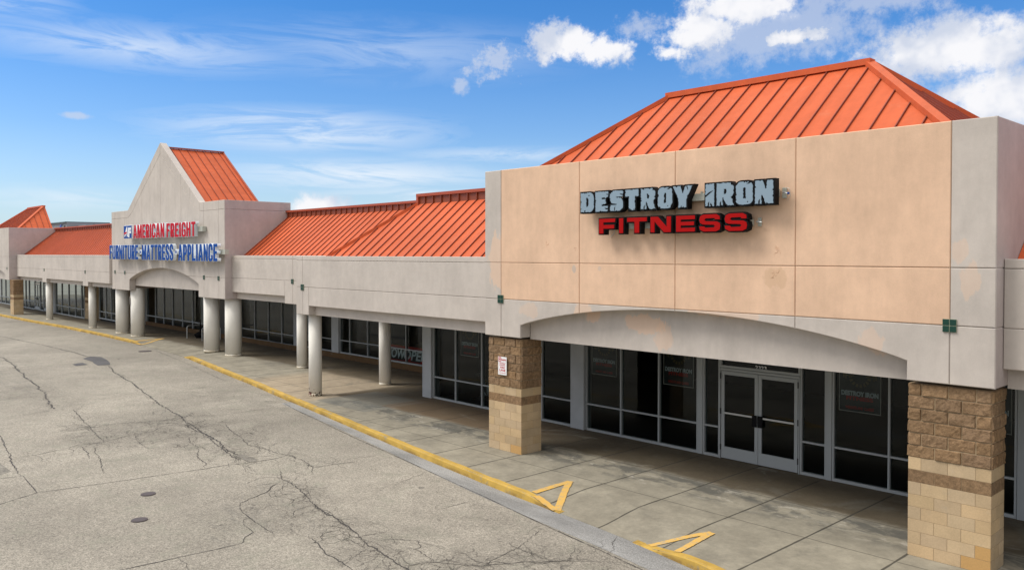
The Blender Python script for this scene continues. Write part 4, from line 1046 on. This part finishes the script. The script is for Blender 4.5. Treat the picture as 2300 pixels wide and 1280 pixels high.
# wide red letters
H = {}
b_ = .30; v_ = .24
H['F'] = [[(0, 0), (.27, 0), (.27, .33), (.94, .33), (.94, .58), (.27, .58), (.27, .76), (1, .76), (1, 1), (0, 1)]]
H['I'] = [[(0, 0), (1, 0), (1, 1), (0, 1)]]
H['T'] = [[(.38, 0), (.62, 0), (.62, .74), (1, .74), (1, 1), (0, 1), (0, .74), (.38, .74)]]
H['N'] = [[(0, 0), (.2, 0), (.2, .70), (.66, 0), (1, 0), (1, 1), (.80, 1), (.80, .32), (.36, 1), (0, 1)]]
H['E'] = [[(0, 0), (1, 0), (1, .24), (.25, .24), (.25, .39), (.95, .39), (.95, .62), (.25, .62), (.25, .76), (1, .76), (1, 1), (0, 1)]]
H['S'] = [[(.0, .30), (.03, .10), (.20, -.02), (.80, -.02), (.97, .09), (1.0, .30), (.97, .48), (.82, .58), (.30, .61), (.24, .69), (.30, .78), (.72, .79), (.76, .70), (.98, .70), (.96, .90), (.80, 1.02), (.20, 1.02), (.04, .92), (.0, .70), (.04, .50), (.18, .41), (.70, .38), (.75, .30), (.70, .22), (.28, .21), (.23, .30)]]
FXs = [(-11.742, -11.295), (-11.185, -11.077), (-10.97, -10.458), (-10.362, -9.86), (-9.732, -9.292), (-9.19, -8.723), (-8.626, -8.154)]
for k, (ch, (a, b)) in enumerate(zip('FITNESS', FXs)):
    z0, z1 = 5.385, 5.70; w = b - a; hh = z1 - z0; body = [[(p[0] * w, p[1] * hh) for p in s] for s in H[ch]]
    L0 = place(curve_mesh(body, .145, .026), 'letter', 'black', a, 13.62 + k * .0007, z0, DS)
    place(curve_mesh(body, .012, 0), 'letter_face', 'ltr_red', a, 13.606 + k * .0007, z0, L0)
bm = bmesh.new(); box(bm, -12.2, -7.66, 13.775, 13.91, 5.99, 6.13, .004); box(bm, -11.6, -8.18, 13.775, 13.91, 5.475, 5.60, .004)
box(bm, -7.60, -7.52, 13.88, 13.915, 5.96, 6.15, .004); box(bm, -8.09, -8.02, 13.88, 13.915, 5.46, 5.62, .004); box(bm, -9.29, -9.25, 13.8, 13.84, 6.131, 6.17); sub('raceway', bm, 'raceway', DS)
bm = bmesh.new(); tube(bm, [(-7.555, 13.82, 6.06), (-7.49, 13.80, 6.05), (-7.45, 13.80, 6.04)], .013); tube(bm, [(-8.08, 13.82, 5.545), (-8.0, 13.80, 5.54), (-7.96, 13.8, 5.53)], .013); tube(bm, [(-7.5, 13.88, 6.15), (-7.44, 13.85, 6.12), (-7.43, 13.87, 6.0), (-7.5, 13.9, 5.92)], .004, 5)
tube(bm, [(-11.52, 13.86, 5.47), (-11.53, 13.87, 5.42), (-11.58, 13.88, 5.36), (-11.68, 13.905, 5.31)], .006, 6); sub('conduit', bm, 'steel', DS)
bm = bmesh.new(); cyl(bm, 0, 0, 0, .03, .02, seg=10); 
for v in bm.verts: x, y, z = v.co; v.co = (-7.45 + z, 13.80 + x, 6.04 + y)
sub('switch_cap', bm, 'sgn_blue', DS)

# store sign on the gabled tower
AS = empty('furniture_store_sign', (-46, 16.5, 5)); tag(AS, 'AMERICAN FREIGHT in red above FURNITURE MATTRESS APPLIANCE in blue letters on the gabled tower', 'sign')
S_ = .42; B_ = .165
K = {}
K['I'] = [[(0, 0), (1, 0), (1, 1), (0, 1)]]
K['L'] = [[(0, 0), (1, 0), (1, B_), (S_, B_), (S_, 1), (0, 1)]]
K['T'] = [[(.33, 0), (.67, 0), (.67, 1 - B_), (1, 1 - B_), (1, 1), (0, 1), (0, 1 - B_), (.33, 1 - B_)]]
K['F'] = [[(0, 0), (S_, 0), (S_, .42), (.88, .42), (.88, .57), (S_, .57), (S_, 1 - B_), (1, 1 - B_), (1, 1), (0, 1)]]
K['E'] = [[(0, 0), (1, 0), (1, B_), (S_, B_), (S_, .43), (.9, .43), (.9, .58), (S_, .58), (S_, 1 - B_), (1, 1 - B_), (1, 1), (0, 1)]]
K['H'] = [[(0, 0), (.34, 0), (.34, .43), (.66, .43), (.66, 0), (1, 0), (1, 1), (.66, 1), (.66, .58), (.34, .58), (.34, 1), (0, 1)]]
K['U'] = [arcpts(.5, .2, .5, .22, 180, 360, 8) + [(1, 1), (.66, 1)] + arcpts(.5, .22, .16, .10, 0, -180, 6) + [(.34, 1), (0, 1)]]
K['N'] = [[(0, 0), (.30, 0), (.30, .58), (.68, 0), (1, 0), (1, 1), (.70, 1), (.70, .42), (.32, 1), (0, 1)]]
K['M'] = [[(0, 0), (.24, 0), (.24, .66), (.42, 0), (.58, 0), (.76, .66), (.76, 0), (1, 0), (1, 1), (.68, 1), (.5, .42), (.32, 1), (0, 1)]]
K['A'] = [[(0, 0), (.30, 0), (.355, .2), (.645, .2), (.70, 0), (1, 0), (.68, 1), (.32, 1)], [(.39, .34), (.61, .34), (.5, .78)]]
K['P'] = [[(0, 0), (S_, 0), (S_, .36), (.60, .36)] + arcpts(.60, .60, .40, .24, -90, 0)[1:] + [(1, .76)] + arcpts(.60, .76, .40, .24, 0, 90)[1:] + [(0, 1)], [(S_, .50), (S_, .86), (.56, .86), (.66, .80), (.66, .56), (.56, .50)]]
K['R'] = [[(0, 0), (S_, 0), (S_, .40), (.46, .40), (.66, 0), (1, 0), (.80, .42), (.96, .52), (1, .62), (1, .78)] + arcpts(.62, .78, .38, .22, 0, 90)[1:] + [(0, 1)], [(S_, .54), (S_, .86), (.56, .86), (.66, .80), (.66, .60), (.56, .54)]]
K['C'] = [[(1, .36), (1, .2)] + arcpts(.5, .2, .5, .22, 0, -180, 8)[1:] + arcpts(.5, .8, .5, .22, 180, 0, 8) + [(1, .64), (.66, .64)] + [(.66, .78)] + arcpts(.5, .78, .16, .08, 0, 180, 6)[1:] + arcpts(.5, .22, .16, .08, 180, 360, 6) + [(.66, .36)]]
K['G'] = [[(1, .02), (1, .52), (.52, .52), (.52, .39), (.68, .39), (.68, .2)] + arcpts(.5, .2, .17, .07, 0, -180, 6)[1:] + arcpts(.5, .8, .17, .07, 180, 0, 6) + [(.68, .66), (1, .66), (1, .8)] + arcpts(.5, .8, .5, .22, 0, 180, 8)[1:] + arcpts(.5, .2, .5, .22, 180, 300, 6) + [(.84, .02)]]
K['S'] = [[(0, .33), (0, .2)] + arcpts(.5, .2, .5, .22, 180, 360, 8)[1:] + [(1, .34), (.94, .46), (.40, .68), (.34, .76)] + arcpts(.5, .80, .16, .07, 180, 0, 5) + [(.66, .68), (1, .68), (1, .8)] + arcpts(.5, .8, .5, .22, 0, 180, 8)[1:] + [(0, .66), (.08, .54), (.60, .34), (.66, .26)] + arcpts(.5, .2, .16, .07, 0, -180, 5) + [(.34, .33)]]
def channel(c, x0, x1, z0, z1, face, y=16.50, d=.17):
    w = x1 - x0; h = z1 - z0; body = [[(p[0] * w, p[1] * h) for p in q] for q in K[c]]
    L0 = place(curve_mesh(body, d, .016), 'letter', 'ltr_return', x0, y, z0, AS)
    place(curve_mesh(body, .012, .003), 'letter_face', face, x0, y - .014, z0, L0)
def word(body, x0, x1, z0, z1, face, y):
    W_ = {'I': .40, 'M': 1.35, 'F': .88, 'E': .9, 'L': .86, 'T': .98, 'A': 1.12}
    tot = sum(W_.get(c, 1.0) for c in body); g_ = .20; u = (x1 - x0) / (tot + g_ * (len(body) - 1)); x = x0
    for k, c in enumerate(body):
        w = W_.get(c, 1.0) * u; channel(c, x, x + w, z0, z1, face, y=y + .0006 * k); x += w + g_ * u
word('AMERICAN', -49.15, -44.50, 5.83, 6.58, 'sgn_red', 16.50); word('FREIGHT', -44.15, -40.42, 5.82, 6.54, 'sgn_red', 16.50)
word('FURNITURE', -53.2, -48.35, 4.64, 5.45, 'sgn_blue', 16.47); word('MATTRESS', -47.7, -43.2, 4.62, 5.44, 'sgn_blue', 16.47); word('APPLIANCE', -42.5, -37.82, 4.60, 5.42, 'sgn_blue', 16.47)
for x in (-47.98, -42.82):
    bm = bmesh.new(); cyl(bm, 0, 0, 0, .17, .14, seg=20)
    for v in bm.verts: a, b, c = v.co; v.co = (x + a, 16.64 - c, 5.05 + b)
    o = sub('bullet_dot', bm, 'ltr_return', AS); bm = bmesh.new(); cyl(bm, 0, 0, 0, .01, .085, seg=20)
    for v in bm.verts: a, b, c = v.co; v.co = (x + a, 16.469 - c, 5.05 + b)
    sub('dot_face', bm, 'sgn_blue', o)
bm = bmesh.new(); box(bm, -50.75, -49.40, 16.50, 16.67, 5.82, 6.60, .01); lb = sub('logo_box', bm, 'white', AS)
bm = bmesh.new(); box(bm, -50.72, -49.43, 16.485, 16.499, 5.85, 6.57); sub('logo_face', bm, 'sgn_blue', lb)
place(text_mesh('A', .60, .56, .01, .05, shear=.25), 'logo_letter', 'white', -50.62, 16.475, 5.94, lb); place(text_mesh('F', .50, .56, .01, .06, shear=.0), 'logo_letter', 'white', -49.98, 16.474, 5.90, lb)
bm = bmesh.new(); bm.faces.new([bm.verts.new(p) for p in ((-50.70, 16.470, 6.06), (-50.18, 16.470, 6.12), (-50.16, 16.470, 6.22), (-50.55, 16.470, 6.20))]); sub('logo_swoosh', bm, 'sgn_red', lb)
bm = bmesh.new(); box(bm, -50.5, -40.0, 16.68, 16.88, 6.05, 6.30, .005); box(bm, -53.0, -37.45, 16.68, 16.88, 4.92, 5.15, .005); sub('raceway', bm, 'raceway', AS)

# fire lane signs
def fire(x0, x1, z0, z1, y, lab, rot=0):
    c = empty('fire_lane_sign', ((x0 + x1) / 2, y, z0)); tag(c, lab, 'sign', 'fire lane signs'); w = x1 - x0; h = z1 - z0; xm = (x0 + x1) / 2
    def S(name, bm, mat): o = link(name, bm, mat); o.parent = c; o.location = (-xm, -y, -z0); return o
    bm = bmesh.new(); box(bm, x0, x1, y - .004, y + .003, z0, z1, .001); S('sign_plate', bm, 'white')
    bm = bmesh.new()
    def rect(a, b, u, v): bm.faces.new([bm.verts.new(p) for p in ((x0 + a * w, y - .0055, z0 + b * h), (x0 + u * w, y - .0055, z0 + b * h), (x0 + u * w, y - .0055, z0 + v * h), (x0 + a * w, y - .0055, z0 + v * h))])
    rect(.07, .955, .36, .985); rect(.07, .72, .36, .75); rect(.07, .751, .11, .954); rect(.32, .751, .36, .954); rect(.1, .695, .95, .702); rect(.22, .095, .82, .115)
    for sgn, xx in ((1, .2), (-1, .84)): bm.faces.new([bm.verts.new(p) for p in ((x0 + (xx - sgn * .08) * w, y - .0056, z0 + .105 * h), (x0 + (xx + sgn * .04) * w, y - .0056, z0 + .085 * h), (x0 + (xx + sgn * .04) * w, y - .0056, z0 + .125 * h))])
    S('sign_border', bm, 'sgn_red')
    for body, a, b, u, v in (('NO', .12, .80, .31, .92), ('PARKING', .38, .79, .95, .88), ('STOPPING', .18, .60, .82, .66), ('STANDING', .18, .51, .82, .57), ('FIRE', .26, .36, .78, .46), ('LANE', .16, .20, .86, .32)):
        o = place(text_mesh(body, (u - a) * w, (v - b) * h, .001, .02), 'sign_text', 'sgn_red', x0 + a * w, y - .0062, z0 + b * h, None); o.parent = c; o.location = (-xm, -y, -z0)
    if rot: c.rotation_euler = (0, 0, rot)
fire(-15.385, -15.07, 1.915, 2.37, 13.965, 'white and red FIRE LANE sign on the brown block pillar')
fire(-51.84, -51.52, 1.93, 2.38, 17.10, 'small white and pink FIRE LANE sign edge-on at the stout column', rot=-.35)

# door number
o = place(text_mesh('2323', .29, .085, .004, .02), 'street_number', 'white', -10.19, YS - .012, 2.245, None); tag(o, 'white street number 2323 on the transom over the near doors', 'number')

# posters in the windows of the gym (printed on the inner face of the glass)
def poster(x0, x1, zb, lab, y=YS + .03):
    c = empty('gym_poster', ((x0 + x1) / 2, y, zb)); tag(c, lab, 'poster', 'gym posters in the windows'); w = x1 - x0; xm = (x0 + x1) / 2; zt = zb + w * 1.45
    def S(name, bm, mat): o = link(name, bm, mat); o.parent = c; o.location = (-xm, -y, -zb); return o
    bm = bmesh.new(); box(bm, x0, x1, y + .006, y + .010, zb, zt); S('sheet', bm, 'postblack')
    bm = bmesh.new(); t = .018
    for r in ((x0, x1, zb, zb + t), (x0, x1, zt - t, zt), (x0, x0 + t, zb + t, zt - t), (x1 - t, x1, zb + t, zt - t)): box(bm, r[0], r[1], y + .002, y + .005, r[2], r[3])
    S('border', bm, 'posterline')
    def tx(body, a, b, u, v, mat, off=.03):
        o = place(text_mesh(body, (u - a) * w, (v - b) * w, .001, off), 'poster_text', mat, x0 + a * w, y + .001, zb + b * w, None); o.parent = c; o.location = (-xm, -y, -zb)
    tx('DESTROY IRON', .06, .38, .94, .50, 'postwhite', .05); tx('FITNESS', .18, .28, .82, .375, 'postred', .04); tx('WEIGHTS AND CLASSES', .16, .07, .84, .14, 'postred')
    bm = bmesh.new(); cx, cz = xm, zb + .86 * w
    for rr, n_ in ((.27, 16),):
        for k in range(n_):
            a0 = 2 * math.pi * k / n_; a1 = 2 * math.pi * (k + .62) / n_
            bm.faces.new([bm.verts.new((cx + q * w * math.cos(a), y + .003, cz + q * w * math.sin(a))) for q, a in ((.19, a0), (.27, a0), (.27, a1), (.19, a1))])
    for sx in (-1, 1):
        for q, hgt in ((.33, .18), (.38, .13)): box(bm, cx + sx * q * w - .02 * w, cx + sx * q * w + .02 * w, y + .003, y + .004, cz - hgt * w * .5, cz + hgt * w * .5)
    box(bm, cx - .31 * w, cx - .14 * w, y + .003, y + .004, cz - .015 * w, cz + .015 * w); box(bm, cx + .14 * w, cx + .31 * w, y + .003, y + .004, cz - .015 * w, cz + .015 * w)
    S('emblem', bm, 'postgold')
poster(-15.32, -14.42, 1.59, 'DESTROY IRON poster in the first pane right of the grey pilaster'); poster(-12.86, -11.93, 1.58, 'DESTROY IRON poster in the third pane, beside the wide post left of the doors'); poster(-8.19, -7.28, 1.555, 'DESTROY IRON poster in the large pane right of the doors')
poster(-21.08, -20.16, 1.59, 'DESTROY IRON poster in the bay left of the fire lane pillar, above the exercise bike'); poster(-5.75, -4.84, 1.54, 'DESTROY IRON poster whose edge shows right of the nearest block pillar')

# banner
BN = empty('now_open_banner', (-29, YR + .04, .3)); tag(BN, 'black and red NOW OPEN banner low inside the recessed window', 'banner')
def SB(name, bm, mat): o = link(name, bm, mat); o.parent = BN; o.location = -BN.location; return o
bm = bmesh.new(); box(bm, -30.75, -26.6, YR + .06, YR + .07, .32, .98); SB('banner_sheet', bm, 'postblack')
bm = bmesh.new(); box(bm, -30.75, -26.6, YR + .052, YR + .059, .88, .98); box(bm, -30.75, -26.6, YR + .052, YR + .059, .32, .36)
for a, b in ((-29.02, -28.6), (-27.9, -27.6)):
    bm.faces.new([bm.verts.new(p) for p in ((a, YR + .051, .36), (b, YR + .051, .36), (b + .12, YR + .051, .55), (a + .1, YR + .051, .6))])
SB('banner_edge', bm, 'postred')
for body, a, b in (('NOW', -30.45, -28.95), ('OPEN', -29.08, -27.30)):
    o = place(text_mesh(body, b - a, .42, .004, .025, shear=.25), 'banner_text', 'white', a, YR + .045, .42, None); o.parent = BN; o.location = -BN.location

# exercise bike behind glass
EB = empty('exercise_bike', (-20.6, 18.15, .03)); tag(EB, 'dark exercise bike behind the glass left of the fire lane pillar', 'exercise bike')
def SE(name, bm, mat='steel'): o = link(name, bm, mat); o.parent = EB; return o
bm = bmesh.new(); tube(bm, [(-.5, 0, .05), (.55, 0, .05)], .03); tube(bm, [(-.5, -.25, .04), (-.5, .25, .04)], .03); tube(bm, [(.55, -.25, .04), (.55, .25, .04)], .03); tube(bm, [(-.35, 0, .05), (-.1, 0, .5), (.3, 0, 1.05)], .03); tube(bm, [(.15, 0, .06), (-.1, 0, .5), (-.28, 0, .85)], .03); SE('bike_frame', bm, 'blackm')
bm = bmesh.new(); cyl(bm, 0, 0, -.03, .03, .26, seg=28)
for v in bm.verts: x, y, z = v.co; v.co = (.32 + x, z, .38 + y)
SE('flywheel', bm, 'steel')
bm = bmesh.new(); box(bm, -.42, -.14, -.1, .1, .85, .92, .02); SE('saddle', bm, 'blackm'); bm = bmesh.new(); tube(bm, [(.3, 0, 1.05), (.38, -.22, 1.12), (.55, -.22, 1.15)], .018); tube(bm, [(.3, 0, 1.05), (.38, .22, 1.12), (.55, .22, 1.15)], .018); SE('handlebar', bm)
bm = bmesh.new(); tube(bm, [(-.02, -.12, .42), (.12, -.12, .25)], .018); box(bm, .08, .2, -.24, -.13, .23, .26); SE('pedal', bm)

# smokers post and door guards by the gabled entrance
SP = empty('ash_urn', (-48.0, 19.85, 0)); tag(SP, 'black ash urn with a tall thin neck on the walk by the gabled entrance', 'ash urn')
bm = bmesh.new(); cyl(bm, 0, 0, 0, .20, .24, .36, 20); cyl(bm, 0, 0, .20, .36, .36, .14, 20); o = link('urn_base', bm, 'black'); o.parent = SP
bm = bmesh.new(); cyl(bm, 0, 0, .36, 1.05, .05, .035, 12); cyl(bm, 0, 0, 1.05, 1.1, .05, .03, 12); o = link('urn_neck', bm, 'black'); o.parent = SP
def guard(x, y, lab):
    bm = bmesh.new(); pts = [(x, y, 0), (x, y, .62)] + [(x, y + .12 - .12 * math.cos(R(a)), .62 + .12 * math.sin(R(a))) for a in (30, 60, 90)] + [(x, y + .95, .74)] + [(x, y + .95 + .12 * math.sin(R(a)), .62 + .12 * math.cos(R(a))) for a in (30, 60, 90)] + [(x, y + 1.07, 0)]
    tube(bm, pts, .028, 10); o = link('guard_rail', bm, 'steel'); tag(o, lab, 'guard rail', 'door guard rails')
guard(-48.2, 19.15, 'thin bent steel guard rail left of the black ash urn'); guard(-46.3, 19.25, 'thin bent steel guard rail right of the black ash urn')

# ------------------------------------------------------------------ far things
FB = empty('distant_office_block', (-460, 125, 0)); tag(FB, 'grey modern building with a blue sign on the skyline beyond the orange roof', 'building')
def fb(name, x0, x1, y0, y1, z0, z1, mat):
    bm = bmesh.new(); box(bm, x0, x1, y0, y1, z0, z1); o = link(name, bm, mat); o.parent = FB; o.location = (460, -125, 0); return o
fb('block', -482, -452, 120, 140, 0, 20.6, 'fargrey'); fb('block', -451.9, -425, 125, 145, 0, 19.2, 'fargrey'); fb('block', -486, -482.1, 122, 140, 0, 18.8, 'fargrey')
fb('white_fin', -481.5, -479.8, 119.2, 119.9, 0, 20.5, 'farwhite'); fb('window_band', -474, -463, 119.5, 119.95, 10, 17.5, 'farglass'); fb('window_band', -451.5, -445, 124.3, 124.9, 12, 18.8, 'farglass'); fb('window_band', -437, -425, 124.3, 124.9, 17.8, 19.15, 'farglass')
fb('blue_sign', -462, -459.5, 119.3, 119.9, 18.2, 19.6, 'farblue'); fb('sign_bar', -459.3, -455, 119.4, 119.9, 18.0, 19.0, 'farglass'); fb('parapet', -482.2, -452, 119.0, 140.2, 20.61, 21.0, 'farglass')
FH = empty('distant_low_building', (-505, 130, 0)); tag(FH, 'tiny low grey building left of the distant office block', 'building')
bm = bmesh.new(); box(bm, -500, -488, 130, 140, 0, 15.4); o = link('block', bm, 'fargrey'); o.parent = FH; o.location = (505, -130, 0)
bm = bmesh.new(); box(bm, -500.3, -487.7, 129.6, 140.3, 15.41, 16.0); o = link('parapet', bm, 'farglass'); o.parent = FH; o.location = (505, -130, 0)

# opposite side of the lot: planted median and trees, seen only mirrored in the glass
bm = bmesh.new(); n = 60; rows = []
for i in range(n + 1):
    x = -120 + i * 2.5; rows.append([bm.verts.new((x, y, GZ + h)) for y, h in ((-70, 1.2), (-30, .6), (-14, .35), (-9.2, .12))])
for a, b in zip(rows, rows[1:]):
    for i in range(3): bm.faces.new((a[i], b[i], b[i + 1], a[i + 1]))
for f in bm.faces:
    f.normal_update()
    if f.normal.z < 0: f.normal_flip()
tag(link('grass_verge', bm, 'grass'), kind='structure')
bm = bmesh.new(); box(bm, -120, 30, -9.2, -9.0, GZ - .05, GZ + .15, .02); tag(link('verge_kerb', bm, 'yellow'), kind='structure')
def tree_mesh(seed, h, r_):
    rr = random.Random(seed); bm = bmesh.new()
    for k in range(1500):
        while True:
            p = Vector((rr.uniform(-1, 1), rr.uniform(-1, 1), rr.uniform(-1, 1)))
            if .35 < p.length < 1 + .25 * mn.noise(p * 2.2 + Vector((seed, 0, 0))): break
        c = Vector((p.x * r_, p.y * r_, h * .58 + p.z * h * .42)); s = rr.uniform(.14, .32)
        n1 = Vector((rr.gauss(0, 1), rr.gauss(0, 1), rr.gauss(0, 1))).normalized(); t1 = n1.orthogonal().normalized(); t2 = n1.cross(t1)
        bm.faces.new([bm.verts.new(c + t1 * s * a + t2 * s * b) for a, b in ((-1, 0), (0, -.6), (1, 0), (0, .6))])
    return bm
tr0 = None
for k, x in enumerate((-66, -57, -49, -41, -33, -25, -16.5, -9, -1)):
    y = -15 - (k * 37 % 7); t = empty('shade_tree', (x, y, .2)); tag(t, 'leafy green tree across the lot, mirrored in the shop glass', 'tree', 'trees across the parking lot')
    if tr0 is None:
        cm = link('crown', tree_mesh(3, 6.2, 2.7), 'leaf'); cm.parent = t; b = bmesh.new(); cyl(b, 0, 0, 0, 3, .18, .09, 10); tk = link('trunk', b, 'bark'); tk.parent = t; tr0 = (cm, tk)
    else:
        for o in tr0: c = o.copy(); COL.objects.link(c); c.parent = t
    t.rotation_euler = (0, 0, k * 1.3); t.scale = (1, 1, .85 + .08 * (k % 4))
